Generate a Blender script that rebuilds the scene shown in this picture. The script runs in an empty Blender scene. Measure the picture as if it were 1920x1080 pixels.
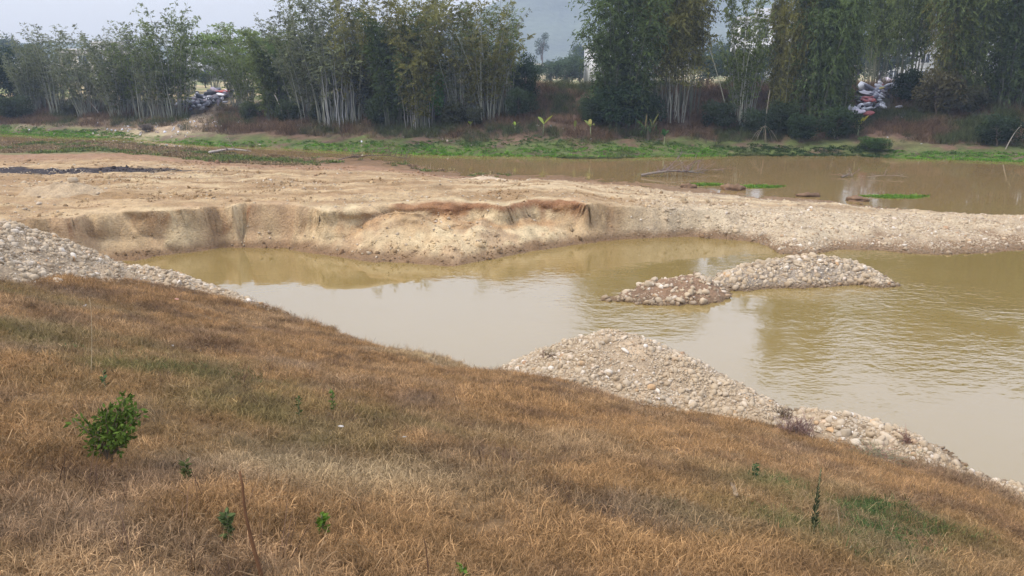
import bpy, math, random
import numpy as np
from mathutils import Vector, Matrix

random.seed(7)
RNG = np.random.default_rng(7)
SC = bpy.context.scene
COL = SC.collection
R = math.radians

# ------------------------------------------------------------------ camera, light, exposure
CAM_H, PITCH, FPX = 7.0, R(16.2), 1478.0
cam_d = bpy.data.cameras.new('camera')
cam_d.sensor_width = 36.0
cam_d.lens = 36.0 * FPX / 1920.0
cam_d.clip_start, cam_d.clip_end = 0.05, 6000.0
cam = bpy.data.objects.new('camera', cam_d)
cam.location = (0, 0, CAM_H)
cam.rotation_euler = (math.pi / 2 - PITCH, 0, 0)
COL.objects.link(cam)
SC.camera = cam

SUN_ELEV, SUN_AZ = R(52), R(-115)          # azimuth from +Y, clockwise; light from the left and a little behind
world = bpy.data.worlds.new('World')
SC.world = world
world.use_nodes = True
wt = world.node_tree
wt.nodes.clear()
w_out = wt.nodes.new('ShaderNodeOutputWorld')
w_bg = wt.nodes.new('ShaderNodeBackground')
w_sky = wt.nodes.new('ShaderNodeTexSky')
w_sky.sky_type = 'NISHITA'
w_sky.sun_disc = False
w_sky.sun_elevation = SUN_ELEV
w_sky.sun_rotation = SUN_AZ
w_sky.dust_density = 4.0
w_sky.air_density = 1.0
w_mix = wt.nodes.new('ShaderNodeMix')
w_mix.data_type = 'RGBA'
w_mix.inputs['Factor'].default_value = 0.72   # thin overcast veil over the clear sky
w_mix.inputs['B'].default_value = (9.2, 9.3, 9.6, 1)
w_noise = wt.nodes.new('ShaderNodeTexNoise')
w_noise.inputs['Scale'].default_value = 2.2
w_noise.inputs['Detail'].default_value = 5
w_map = wt.nodes.new('ShaderNodeMapping')
w_map.inputs['Scale'].default_value = (1, 1, 3.0)
w_tc = wt.nodes.new('ShaderNodeTexCoord')
w_mul = wt.nodes.new('ShaderNodeMix')
w_mul.data_type = 'RGBA'; w_mul.blend_type = 'MULTIPLY'
w_mul.inputs['Factor'].default_value = 1
w_rmp = wt.nodes.new('ShaderNodeMapRange')
w_rmp.inputs['From Min'].default_value = 0.3; w_rmp.inputs['From Max'].default_value = 0.7
w_rmp.inputs['To Min'].default_value = 0.93; w_rmp.inputs['To Max'].default_value = 1.06
w_sep = wt.nodes.new('ShaderNodeSeparateXYZ')          # an overcast sky is about 2.5 times brighter overhead than at the horizon
w_el = wt.nodes.new('ShaderNodeMapRange')
w_el.interpolation_type = 'SMOOTHSTEP'
w_el.inputs['From Min'].default_value = 0.02; w_el.inputs['From Max'].default_value = 0.42
w_el.inputs['To Min'].default_value = 0.52; w_el.inputs['To Max'].default_value = 1.45
w_ov = wt.nodes.new('ShaderNodeMix')
w_ov.data_type = 'RGBA'; w_ov.blend_type = 'MULTIPLY'
w_ov.inputs['Factor'].default_value = 1
w_ov.inputs['A'].default_value = (8.5, 9.3, 11.4, 1)
wt.links.new(w_tc.outputs['Generated'], w_sep.inputs[0])
wt.links.new(w_sep.outputs['Z'], w_el.inputs['Value'])
wt.links.new(w_el.outputs['Result'], w_ov.inputs['B'])
wt.links.new(w_ov.outputs['Result'], w_mix.inputs['B'])
wt.links.new(w_tc.outputs['Generated'], w_map.inputs['Vector'])
wt.links.new(w_map.outputs['Vector'], w_noise.inputs['Vector'])
wt.links.new(w_noise.outputs['Fac'], w_rmp.inputs['Value'])
wt.links.new(w_sky.outputs['Color'], w_mix.inputs['A'])
wt.links.new(w_mix.outputs['Result'], w_mul.inputs['A'])
wt.links.new(w_rmp.outputs['Result'], w_mul.inputs['B'])
wt.links.new(w_mul.outputs['Result'], w_bg.inputs['Color'])
w_bg.inputs['Strength'].default_value = 0.10
wt.links.new(w_bg.outputs['Background'], w_out.inputs['Surface'])

sun_d = bpy.data.lights.new('sun', 'SUN')
sun_d.energy = 1.7
sun_d.angle = R(10)
sun_d.color = (1.0, 0.95, 0.885)
sun = bpy.data.objects.new('sun', sun_d)
sdir = Vector((math.sin(SUN_AZ) * math.cos(SUN_ELEV), math.cos(SUN_AZ) * math.cos(SUN_ELEV), math.sin(SUN_ELEV)))
sun.rotation_euler = sdir.to_track_quat('Z', 'Y').to_euler()
sun.location = sdir * 60
COL.objects.link(sun)

SC.view_settings.view_transform = 'Standard'
SC.view_settings.look = 'None'
SC.view_settings.gamma = 1
SC.view_settings.exposure = 0.67
SC.view_settings.use_curve_mapping = False
SC.render.engine = 'CYCLES'
SC.cycles.use_denoising = True
SC.cycles.max_bounces = 6
SC.cycles.diffuse_bounces = 2
SC.cycles.glossy_bounces = 2
SC.cycles.transmission_bounces = 3
SC.cycles.transparent_max_bounces = 8
SC.cycles.volume_bounces = 0

# ------------------------------------------------------------------ numeric helpers
CP, SP = math.cos(PITCH), math.sin(PITCH)

def ray(px, py):
    dx, dy = (px - 960) / FPX, (540 - py) / FPX
    return np.array([dx, CP + dy * SP, -SP + dy * CP])

def gp(px, py, z=0.0):
    d = ray(px, py)
    t = (z - CAM_H) / d[2]
    return np.array([d[0] * t, d[1] * t, z])

def at(px, py, Y):
    d = ray(px, py)
    t = Y / d[1]
    return np.array([d[0] * t, Y, CAM_H + d[2] * t])

def to_px(P):
    x, y, z = P[..., 0], P[..., 1], P[..., 2] - CAM_H
    f = y * CP - z * SP
    u = y * SP + z * CP
    f = np.where(f < 0.05, 0.05, f)
    return 960 + FPX * x / f, 540 - FPX * u / f

def _hash(ix, iy, seed):
    n = (ix.astype(np.int64) * 374761393 + iy.astype(np.int64) * 668265263 + seed * 974634777) & 0xFFFFFFFF
    n = ((n ^ (n >> 13)) * 1274126177) & 0xFFFFFFFF
    return ((n ^ (n >> 16)) & 0xFFFFFF) / float(0xFFFFFF)

def vnoise(x, y, seed=0):
    x, y = np.asarray(x, float), np.asarray(y, float)
    ix, iy = np.floor(x), np.floor(y)
    fx, fy = x - ix, y - iy
    fx, fy = fx * fx * (3 - 2 * fx), fy * fy * (3 - 2 * fy)
    a, b = _hash(ix, iy, seed), _hash(ix + 1, iy, seed)
    c, d = _hash(ix, iy + 1, seed), _hash(ix + 1, iy + 1, seed)
    return (a + (b - a) * fx) * (1 - fy) + (c + (d - c) * fx) * fy

def fbm(x, y, seed=0, octv=4, gain=0.5):
    x, y = np.asarray(x, float), np.asarray(y, float)
    s, amp, tot = 0.0, 1.0, 0.0
    for o in range(octv):
        s = s + amp * (vnoise(x * 2 ** o + 17.3 * o, y * 2 ** o - 9.1 * o, seed + o) - 0.5)
        tot += amp
        amp *= gain
    return s / tot * 2.0

def smooth(e0, e1, v):
    t = np.clip((v - e0) / (e1 - e0), 0, 1)
    return t * t * (3 - 2 * t)

def mixc(c, d, w):
    w = np.asarray(w)[..., None]
    return c * (1 - w) + np.asarray(d) * w

# ------------------------------------------------------------------ object helpers
def tag(o, label=None, cat=None, group=None, kind=None):
    if label: o['label'] = label
    if cat: o['category'] = cat
    if group: o['group'] = group
    if kind: o['kind'] = kind
    return o

def mesh(name, V, F, mat=None, smoothed=False, attrs=None, loops=None):
    me = bpy.data.meshes.new(name)
    V = np.asarray(V, np.float32)
    F = np.asarray(F, np.int32)
    k = F.shape[1]
    me.vertices.add(len(V))
    me.vertices.foreach_set('co', V.ravel())
    me.loops.add(F.size)
    me.loops.foreach_set('vertex_index', F.ravel())
    me.polygons.add(len(F))
    me.polygons.foreach_set('loop_start', np.arange(0, F.size, k, dtype=np.int32))
    me.polygons.foreach_set('loop_total', np.full(len(F), k, np.int32))
    if smoothed:
        me.polygons.foreach_set('use_smooth', np.ones(len(F), bool))
    me.update(calc_edges=True)
    me.validate()
    for nm, arr in (attrs or {}).items():
        arr = np.asarray(arr, np.float32)
        if arr.ndim == 1:
            a = me.attributes.new(nm, 'FLOAT', 'POINT')
            a.data.foreach_set('value', arr)
        elif arr.shape[1] == 3 and nm in ('rot', 'scl'):
            a = me.attributes.new(nm, 'FLOAT_VECTOR', 'POINT')
            a.data.foreach_set('vector', arr.ravel())
        else:
            a = me.attributes.new(nm, 'FLOAT_COLOR', 'POINT')
            c4 = np.ones((len(arr), 4), np.float32)
            c4[:, :3] = arr[:, :3]
            a.data.foreach_set('color', c4.ravel())
    if mat: me.materials.append(mat)
    return me

def obj(name, me, parent=None, loc=(0, 0, 0), rot=None, scl=None, color=None):
    o = bpy.data.objects.new(name, me)
    COL.objects.link(o)
    o.location = tuple(loc)
    if rot is not None: o.rotation_euler = rot
    if scl is not None: o.scale = scl if hasattr(scl, '__len__') else (scl,) * 3
    if parent is not None: o.parent = parent
    if color is not None: o.color = (*color[:3], 1)
    return o

def empty(name, loc=(0, 0, 0), rz=0.0, scl=1.0):
    o = bpy.data.objects.new(name, None)
    COL.objects.link(o)
    o.location = tuple(loc)
    o.rotation_euler = (0, 0, rz)
    o.scale = scl if hasattr(scl, '__len__') else (scl,) * 3
    return o

def grid(xs, ys, zf):
    X, Y = np.meshgrid(xs, ys)
    Z = zf(X.ravel(), Y.ravel())
    V = np.stack([X.ravel(), Y.ravel(), Z], 1)
    nx, ny = len(xs), len(ys)
    i = np.arange(nx * ny).reshape(ny, nx)
    F = np.stack([i[:-1, :-1].ravel(), i[:-1, 1:].ravel(), i[1:, 1:].ravel(), i[1:, :-1].ravel()], 1)
    return V, F

def cut(V, F, keep):
    """drop faces without a kept vertex, and the vertices nobody uses"""
    F = F[keep[F].any(1)]
    used = np.unique(F)
    remap = np.full(len(V), -1)
    remap[used] = np.arange(len(used))
    return V[used], remap[F], used

def tube(path, radii, sides=5, close=True):
    P = np.asarray(path, float)
    n = len(P)
    T = np.gradient(P, axis=0)
    T /= np.linalg.norm(T, axis=1)[:, None] + 1e-9
    ref = np.array([0.31, 0.77, 0.55]) if abs(T[0, 2]) > 0.7 else np.array([0, 0, 1.0])
    A = np.cross(T, ref); A /= np.linalg.norm(A, axis=1)[:, None] + 1e-9
    B = np.cross(T, A)
    ang = np.linspace(0, 2 * math.pi, sides, endpoint=False)
    V = (P[:, None, :] + np.asarray(radii)[:, None, None] * (np.cos(ang)[None, :, None] * A[:, None, :] + np.sin(ang)[None, :, None] * B[:, None, :])).reshape(-1, 3)
    F = []
    for k in range(n - 1):
        for s in range(sides):
            s2 = (s + 1) % sides
            F.append((k * sides + s, k * sides + s2, (k + 1) * sides + s2, (k + 1) * sides + s))
    if close:
        V = np.vstack([V, P[-1:]])
        tip = len(V) - 1
        for s in range(sides):
            F.append(((n - 1) * sides + s, (n - 1) * sides + (s + 1) % sides, tip, tip))
    F = np.array(F)
    return V, F

def join(parts):
    Vs, Fs, off = [], [], 0
    for V, F in parts:
        Vs.append(V); Fs.append(np.asarray(F) + off); off += len(V)
    return np.vstack(Vs), np.vstack(Fs)

def fix_tris(name, V, F, mat, **kw):
    """faces given as quads where a repeated last index means a triangle"""
    F = np.asarray(F)
    tri = F[:, 2] == F[:, 3]
    q, t = F[~tri], F[tri][:, :3]
    allt = np.vstack([q[:, [0, 1, 2]], q[:, [0, 2, 3]], t]) if len(q) else t
    return mesh(name, V, allt, mat, **kw)

# ------------------------------------------------------------------ materials
def nodes_mat(name):
    m = bpy.data.materials.new(name)
    m.use_nodes = True
    nt = m.node_tree
    nt.nodes.clear()
    out = nt.nodes.new('ShaderNodeOutputMaterial')
    return m, nt, out

def N(nt, typ, **kw):
    n = nt.nodes.new(typ)
    for k, v in kw.items():
        if k in n.inputs.keys(): n.inputs[k].default_value = v
        else: setattr(n, k, v)
    return n

def mixn(nt, blend, fac, a, b):
    n = nt.nodes.new('ShaderNodeMix')
    n.data_type = 'RGBA'; n.blend_type = blend
    for sock, v in (('Factor', fac), ('A', a), ('B', b)):
        if hasattr(v, 'is_linked') or isinstance(v, bpy.types.NodeSocket): nt.links.new(v, n.inputs[sock])
        elif sock == 'Factor': n.inputs[sock].default_value = v
        else: n.inputs[sock].default_value = (*v[:3], 1)
    return n.outputs['Result']

def ramp(nt, src, lo, hi, a, b):
    n = N(nt, 'ShaderNodeMapRange')
    n.inputs['From Min'].default_value = lo; n.inputs['From Max'].default_value = hi
    n.inputs['To Min'].default_value = a; n.inputs['To Max'].default_value = b
    nt.links.new(src, n.inputs['Value'])
    return n.outputs['Result']

def noise(nt, scale, detail=4, vec=None, rough=0.6):
    n = N(nt, 'ShaderNodeTexNoise', Scale=scale, Detail=detail, Roughness=rough)
    if vec is None:
        g = N(nt, 'ShaderNodeNewGeometry')
        vec = g.outputs['Position']
    nt.links.new(vec, n.inputs['Vector'])
    return n.outputs['Fac']

def terrain_mat(name, s1, s2, bump=0.05, var=0.25, spec=0.15):
    """albedo zones come from the mesh's 'col' attribute; noise adds grain and relief"""
    m, nt, out = nodes_mat(name)
    b = N(nt, 'ShaderNodeBsdfPrincipled', Roughness=0.95)
    b.inputs['Specular IOR Level'].default_value = spec
    att = N(nt, 'ShaderNodeAttribute', attribute_name='col')
    n1, n2 = noise(nt, s1, 6), noise(nt, s2, 4)
    c = mixn(nt, 'MULTIPLY', 1.0, att.outputs['Color'], ramp(nt, n1, 0.3, 0.7, 1 - var, 1 + var))
    c = mixn(nt, 'MULTIPLY', 1.0, c, ramp(nt, n2, 0.3, 0.7, 1 - var * 0.8, 1 + var * 0.8))
    nt.links.new(c, b.inputs['Base Color'])
    bp = N(nt, 'ShaderNodeBump', Strength=0.8, Distance=bump)
    sm = N(nt, 'ShaderNodeMath', operation='ADD')
    nt.links.new(n1, sm.inputs[0]); nt.links.new(n2, sm.inputs[1])
    nt.links.new(sm.outputs[0], bp.inputs['Height'])
    nt.links.new(bp.outputs['Normal'], b.inputs['Normal'])
    nt.links.new(b.outputs['BSDF'], out.inputs['Surface'])
    return m

M_BANK = terrain_mat('dry_grass_soil', 3.0, 30.0, 0.03, 0.3)
M_SAND = terrain_mat('quarry_sand', 2.2, 14.0, 0.10, 0.22)
M_FAR = terrain_mat('far_bank_soil', 0.6, 4.0, 0.12, 0.35)
M_HILL = terrain_mat('forested_hill', 0.02, 0.12, 3.0, 0.4)

def leaf_mat(name, transl=0.35, use_instancer=False, var=0.35):
    m, nt, out = nodes_mat(name)
    tone = N(nt, 'ShaderNodeAttribute', attribute_name='tone')
    if use_instancer:
        base = N(nt, 'ShaderNodeAttribute', attribute_name='tint')
        base.attribute_type = 'INSTANCER'
        c0 = base.outputs['Color']
    else:
        oi = N(nt, 'ShaderNodeObjectInfo')
        c0 = oi.outputs['Color']
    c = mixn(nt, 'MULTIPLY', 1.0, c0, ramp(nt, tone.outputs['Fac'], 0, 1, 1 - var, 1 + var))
    d = N(nt, 'ShaderNodeBsdfDiffuse')
    t = N(nt, 'ShaderNodeBsdfTranslucent')
    nt.links.new(c, d.inputs['Color']); nt.links.new(c, t.inputs['Color'])
    mx = N(nt, 'ShaderNodeMixShader')
    mx.inputs[0].default_value = transl
    nt.links.new(d.outputs[0], mx.inputs[1]); nt.links.new(t.outputs[0], mx.inputs[2])
    nt.links.new(mx.outputs[0], out.inputs['Surface'])
    return m

M_LEAF = leaf_mat('leaves', 0.35, False, 0.6)
M_TUFT = leaf_mat('tuft_blades', 0.25, True, 0.55)

def objcol_mat(name, rough=0.85, var=0.25, spec=0.2, scale=6.0, bump=0.01, rnd=0.2):
    """colour from the object, with grain and a little random shift per piece"""
    m, nt, out = nodes_mat(name)
    b = N(nt, 'ShaderNodeBsdfPrincipled', Roughness=rough)
    b.inputs['Specular IOR Level'].default_value = spec
    oi = N(nt, 'ShaderNodeObjectInfo')
    tc = N(nt, 'ShaderNodeTexCoord')
    n1 = noise(nt, scale, 5, tc.outputs['Object'])
    c = mixn(nt, 'MULTIPLY', 1.0, oi.outputs['Color'], ramp(nt, n1, 0.3, 0.7, 1 - var, 1 + var))
    c = mixn(nt, 'MULTIPLY', 1.0, c, ramp(nt, oi.outputs['Random'], 0, 1, 1 - rnd, 1 + rnd))
    nt.links.new(c, b.inputs['Base Color'])
    bp = N(nt, 'ShaderNodeBump', Strength=0.6, Distance=bump)
    nt.links.new(n1, bp.inputs['Height'])
    nt.links.new(bp.outputs['Normal'], b.inputs['Normal'])
    nt.links.new(b.outputs['BSDF'], out.inputs['Surface'])
    return m

M_CULM = objcol_mat('bamboo_culm', 0.6, 0.25, 0.3, 1.5, 0.003, 0.3)
M_BARK = objcol_mat('bark', 0.9, 0.3, 0.1, 5.0, 0.02, 0.15)
M_WOOD = objcol_mat('weathered_wood', 0.9, 0.3, 0.1, 4.0, 0.01, 0.1)
M_RUB = objcol_mat('rubbish', 0.55, 0.2, 0.3, 3.0, 0.03, 0.1)
M_WALL = objcol_mat('painted_wall', 0.8, 0.1, 0.2, 0.4, 0.01, 0.03)
M_GLASS = objcol_mat('window_glass', 0.15, 0.1, 0.5, 0.4, 0.0, 0.1)

def stone_mat():
    m, nt, out = nodes_mat('river_stone')
    b = N(nt, 'ShaderNodeBsdfPrincipled', Roughness=0.85)
    b.inputs['Specular IOR Level'].default_value = 0.2
    oi = N(nt, 'ShaderNodeObjectInfo')
    cr = N(nt, 'ShaderNodeValToRGB')
    cr.color_ramp.interpolation = 'LINEAR'
    stops = [(0.0, (0.17, 0.12, 0.075)), (0.14, (0.38, 0.285, 0.18)), (0.35, (0.30, 0.245, 0.175)), (0.55, (0.45, 0.355, 0.24)),
             (0.72, (0.38, 0.31, 0.23)), (0.87, (0.52, 0.435, 0.325)), (0.93, (0.62, 0.57, 0.50)), (0.97, (0.44, 0.27, 0.13)), (1.0, (0.28, 0.17, 0.10))]
    el = cr.color_ramp.elements
    el[0].position, el[0].color = stops[0][0], (*stops[0][1], 1)
    el[1].position, el[1].color = stops[-1][0], (*stops[-1][1], 1)
    for p, c in stops[1:-1]:
        e = el.new(p); e.color = (*c, 1)
    nt.links.new(oi.outputs['Random'], cr.inputs['Fac'])
    n1 = noise(nt, 9.0, 5)
    n2 = noise(nt, 0.9, 3)
    c = mixn(nt, 'MULTIPLY', 1.0, cr.outputs['Color'], ramp(nt, n1, 0.3, 0.7, 0.8, 1.15))
    c = mixn(nt, 'MIX', ramp(nt, n2, 0.38, 0.66, 0.08, 0.7), c, (0.40, 0.305, 0.195))      # dusty with sand in places
    # stones are wet and dark just above the water line
    g = N(nt, 'ShaderNodeNewGeometry')
    sx = N(nt, 'ShaderNodeSeparateXYZ')
    nt.links.new(g.outputs['Position'], sx.inputs[0])
    c = mixn(nt, 'MULTIPLY', ramp(nt, sx.outputs['Z'], 0.03, 0.17, 1.0, 0.0), c, (0.42, 0.36, 0.3))
    nt.links.new(c, b.inputs['Base Color'])
    bp = N(nt, 'ShaderNodeBump', Strength=0.5, Distance=0.02)
    nt.links.new(n1, bp.inputs['Height'])
    nt.links.new(bp.outputs['Normal'], b.inputs['Normal'])
    nt.links.new(b.outputs['BSDF'], out.inputs['Surface'])
    return m
M_STONE = stone_mat()

def water_mat():
    m, nt, out = nodes_mat('muddy_water')
    b = N(nt, 'ShaderNodeBsdfPrincipled', Roughness=0.03, IOR=1.85)
    g = N(nt, 'ShaderNodeNewGeometry')
    n0 = noise(nt, 0.06, 3, g.outputs['Position'])
    c = mixn(nt, 'MIX', ramp(nt, n0, 0.35, 0.65, 0, 1), (0.194, 0.136, 0.044), (0.219, 0.153, 0.054))
    # the river behind the bar carries browner silt than the flooded pit
    sx = N(nt, 'ShaderNodeSeparateXYZ')
    nt.links.new(g.outputs['Position'], sx.inputs[0])
    c = mixn(nt, 'MIX', ramp(nt, sx.outputs['Y'], 33, 42, 0, 0.85), c, (0.215, 0.142, 0.060))
    nt.links.new(c, b.inputs['Base Color'])
    mp = N(nt, 'ShaderNodeMapping')
    mp.inputs['Scale'].default_value = (1.0, 1.7, 1.0)
    mp.inputs['Rotation'].default_value = (0, 0, R(-14))
    nt.links.new(g.outputs['Position'], mp.inputs['Vector'])
    w1 = noise(nt, 2.1, 2, mp.outputs['Vector'], 0.5)
    w2 = noise(nt, 6.0, 2, mp.outputs['Vector'], 0.5)
    patch = noise(nt, 0.13, 3, g.outputs['Position'])
    pm = ramp(nt, patch, 0.44, 0.60, 0.10, 1.25)
    right = ramp(nt, sx.outputs['X'], -4.0, 5.0, 0.22, 1.0)
    far = ramp(nt, sx.outputs['Y'], 30.0, 38.0, 1.0, 0.22)
    st = N(nt, 'ShaderNodeMath', operation='MULTIPLY'); nt.links.new(pm, st.inputs[0]); nt.links.new(right, st.inputs[1])
    st2 = N(nt, 'ShaderNodeMath', operation='MULTIPLY'); nt.links.new(st.outputs[0], st2.inputs[0]); nt.links.new(far, st2.inputs[1])
    ad = N(nt, 'ShaderNodeMath', operation='MULTIPLY_ADD')
    nt.links.new(w2, ad.inputs[0]); ad.inputs[1].default_value = 0.35; nt.links.new(w1, ad.inputs[2])
    hgt = N(nt, 'ShaderNodeMath', operation='MULTIPLY'); nt.links.new(ad.outputs[0], hgt.inputs[0]); nt.links.new(st2.outputs[0], hgt.inputs[1])
    bp = N(nt, 'ShaderNodeBump', Strength=1.0, Distance=0.022)
    nt.links.new(hgt.outputs[0], bp.inputs['Height'])
    nt.links.new(bp.outputs['Normal'], b.inputs['Normal'])
    nt.links.new(b.outputs['BSDF'], out.inputs['Surface'])
    return m
M_WATER = water_mat()

# ------------------------------------------------------------------ scatter (geometry nodes, only for uncountable stuff)
def proto_collection(name, meshes):
    c = bpy.data.collections.new(name)
    for i, me in enumerate(meshes):
        o = bpy.data.objects.new('%s_%02d' % (name, i), me)
        c.objects.link(o)
    return c

def scatter(name, P, rot, scl, protos, tint=None, parent=None):
    """one object whose points each carry an instance of one of the protos"""
    P = np.asarray(P)
    attrs = {'rot': rot, 'scl': scl}
    me = bpy.data.meshes.new(name)
    me.vertices.add(len(P))
    me.vertices.foreach_set('co', P.astype(np.float32).ravel())
    a = me.attributes.new('rot', 'FLOAT_VECTOR', 'POINT'); a.data.foreach_set('vector', np.asarray(rot, np.float32).ravel())
    a = me.attributes.new('scl', 'FLOAT_VECTOR', 'POINT'); a.data.foreach_set('vector', np.asarray(scl, np.float32).ravel())
    if tint is not None:
        a = me.attributes.new('tint', 'FLOAT_COLOR', 'POINT')
        c4 = np.ones((len(P), 4), np.float32); c4[:, :3] = tint
        a.data.foreach_set('color', c4.ravel())
    o = obj(name, me, parent)
    ng = bpy.data.node_groups.new(name + '_scatter', 'GeometryNodeTree')
    ng.interface.new_socket('Geometry', in_out='INPUT', socket_type='NodeSocketGeometry')
    ng.interface.new_socket('Geometry', in_out='OUTPUT', socket_type='NodeSocketGeometry')
    gi, go = ng.nodes.new('NodeGroupInput'), ng.nodes.new('NodeGroupOutput')
    ci = ng.nodes.new('GeometryNodeCollectionInfo')
    ci.inputs['Collection'].default_value = protos
    ci.inputs['Separate Children'].default_value = True
    ci.inputs['Reset Children'].default_value = True
    ip = ng.nodes.new('GeometryNodeInstanceOnPoints')
    ip.inputs['Pick Instance'].default_value = True
    ri = ng.nodes.new('FunctionNodeRandomValue'); ri.data_type = 'INT'
    for s in ri.inputs:
        if s.type == 'INT' and s.name == 'Min': s.default_value = 0
        if s.type == 'INT' and s.name == 'Max': s.default_value = len(protos.objects) - 1
    ro = [s for s in ri.outputs if s.type == 'INT'][0]
    na = ng.nodes.new('GeometryNodeInputNamedAttribute'); na.data_type = 'FLOAT_VECTOR'; na.inputs['Name'].default_value = 'rot'
    nb = ng.nodes.new('GeometryNodeInputNamedAttribute'); nb.data_type = 'FLOAT_VECTOR'; nb.inputs['Name'].default_value = 'scl'
    er = ng.nodes.new('FunctionNodeEulerToRotation')
    L = ng.links.new
    L(gi.outputs[0], ip.inputs['Points']); L(ci.outputs[0], ip.inputs['Instance'])
    L(ro, ip.inputs['Instance Index'])
    L(na.outputs[0], er.inputs[0]); L(er.outputs[0], ip.inputs['Rotation']); L(nb.outputs[0], ip.inputs['Scale'])
    L(ip.outputs[0], go.inputs[0])
    md = o.modifiers.new('scatter', 'NODES')
    md.node_group = ng
    return o

# stone shapes
def ico(sub):
    import bmesh
    bm = bmesh.new()
    bmesh.ops.create_icosphere(bm, subdivisions=sub, radius=1)
    V = np.array([v.co for v in bm.verts]); F = np.array([[v.index for v in f.verts] for f in bm.faces])
    bm.free()
    return V, F
ICO1, ICO2, ICO3 = ico(1), ico(2), ico(3)

def stone_mesh(i, base=ICO2, flat=0.7, ang=0.5, mat=None):
    r = np.random.default_rng(100 + i)
    V, F = base[0].copy(), base[1]
    for _ in range(int(5 + 8 * ang)):                       # planar facets knock the sphere into a cobble
        n = r.normal(size=3); n /= np.linalg.norm(n)
        d = r.uniform(0.5, 0.88)
        h = V @ n
        V = V - np.outer(np.clip(h - d, 0, None) * 0.85, n)
    V *= np.array([1.0, r.uniform(0.65, 0.95), flat * r.uniform(0.75, 1.1)])
    V += r.normal(size=V.shape) * 0.02
    return mesh('stone', V, F, mat or M_STONE, smoothed=True)
STONES = [stone_mesh(i, ICO2, (0.55, 0.7, 0.85)[i % 3], (0.4, 1.0, 1.6)[i % 3]) for i in range(15)]
PEBBLES = [stone_mesh(40 + i, ICO1, 0.65, 0.7) for i in range(8)]
C_PEB = proto_collection('pebble_shapes', PEBBLES)
C_STONE = proto_collection('cobble_shapes', STONES)

# grass tufts
def tuft_mesh(seed, n, spread, L, wdt, lean, mat=None, seg=2):
    r = np.random.default_rng(seed)
    th = r.uniform(0, 2 * math.pi, n); rad = spread * np.sqrt(r.uniform(0, 1, n))
    B = np.stack([rad * np.cos(th), rad * np.sin(th), np.zeros(n)], 1)
    az = r.uniform(0, 2 * math.pi, n)
    ln = L * r.uniform(0.5, 1.15, n)
    le = lean * r.uniform(0.3, 1.2, n)
    D = np.stack([np.cos(az), np.sin(az), np.zeros(n)], 1)
    S = np.stack([-np.sin(az), np.cos(az), np.zeros(n)], 1) * 0.5
    tw = r.normal(size=n)[:, None] * 0.4
    S = S + D * 0.5 * tw
    w = wdt * r.uniform(0.6, 1.3, n)
    mid = B + D * (ln * 0.45 * np.sin(le))[:, None] + np.array([0, 0, 1.0]) * (ln * 0.5 * np.cos(le * 0.6))[:, None]
    tip = B + D * (ln * 0.95 * np.sin(le))[:, None] + np.array([0, 0, 1.0]) * np.maximum(ln * np.cos(le) * 0.8, 0.004)[:, None]
    V = np.concatenate([B - S * w[:, None], B + S * w[:, None], mid + S * w[:, None] * 0.8, mid - S * w[:, None] * 0.8, tip])
    i = np.arange(n)
    F = np.vstack([np.stack([i, i + n, i + 2 * n], 1), np.stack([i, i + 2 * n, i + 3 * n], 1), np.stack([i + 3 * n, i + 2 * n, i + 4 * n], 1)])
    tone = np.tile(r.uniform(0, 1, n), 5)
    return mesh('tuft', V, F, mat or M_TUFT, attrs={'tone': tone})

C_GRASS = proto_collection('dry_tufts', [tuft_mesh(200 + i, 26, 0.09, 0.125, 0.0042, 1.25 + 0.08 * (i % 4)) for i in range(8)])
C_TALL = proto_collection('tall_tufts', [tuft_mesh(230 + i, 16, 0.05, 0.34, 0.004, 0.75) for i in range(5)])
C_SHORT = proto_collection('short_tufts', [tuft_mesh(250 + i, 20, 0.14, 0.13, 0.006, 1.2) for i in range(6)])
C_COVER = proto_collection('cover_tufts', [tuft_mesh(270 + i, 26, 0.28, 0.34, 0.05, 0.95) for i in range(6)])
C_BRUSH = proto_collection('brush_tufts', [tuft_mesh(290 + i, 34, 0.35, 0.8, 0.014, 0.85) for i in range(6)])

# ------------------------------------------------------------------ terrain functions
def az(px, py):
    d = ray(px, py)
    return d[0] / d[1]

def line(pts):
    """pixels (with a height) -> azimuth and ground distance tables"""
    A, D, Z = [], [], []
    for p in pts:
        z = p[2] if len(p) > 2 else 0.0
        q = gp(p[0], p[1], z)
        A.append(q[0] / q[1]); D.append(q[1]); Z.append(z)
    o = np.argsort(A)
    return np.array(A)[o], np.array(D)[o], np.array(Z)[o]

W_L = line([(-700, 520), (-200, 508), (100, 500), (250, 489), (330, 474), (420, 465), (540, 466), (640, 482), (740, 494), (850, 500), (940, 484), (1020, 470),
            (1140, 452), (1200, 447), (1300, 446), (1400, 450), (1437, 458), (1462, 476), (1520, 478), (1570, 468), (1640, 467), (1700, 474), (1780, 478), (1850, 476), (1920, 470), (2100, 466), (2700, 466)])
R_L = line([(-700, 440, 1.6), (-200, 432, 1.6), (60, 424, 1.6), (100, 417, 1.6), (170, 402, 1.6), (240, 392, 1.65), (330, 393, 1.6), (400, 390, 1.6), (460, 386, 1.6), (560, 388, 1.6), (640, 391, 1.6),
            (700, 386, 1.6), (760, 379, 1.6), (860, 375, 1.6), (940, 381, 1.6), (1000, 373, 1.6), (1080, 375, 1.55), (1110, 384, 1.5), (1160, 390, 1.3), (1220, 392, 1.15), (1350, 398, 0.95),
            (1500, 398, 0.85), (1700, 404, 0.65), (1850, 414, 0.5), (2000, 420, 0.45), (2700, 425, 0.4)])
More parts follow.
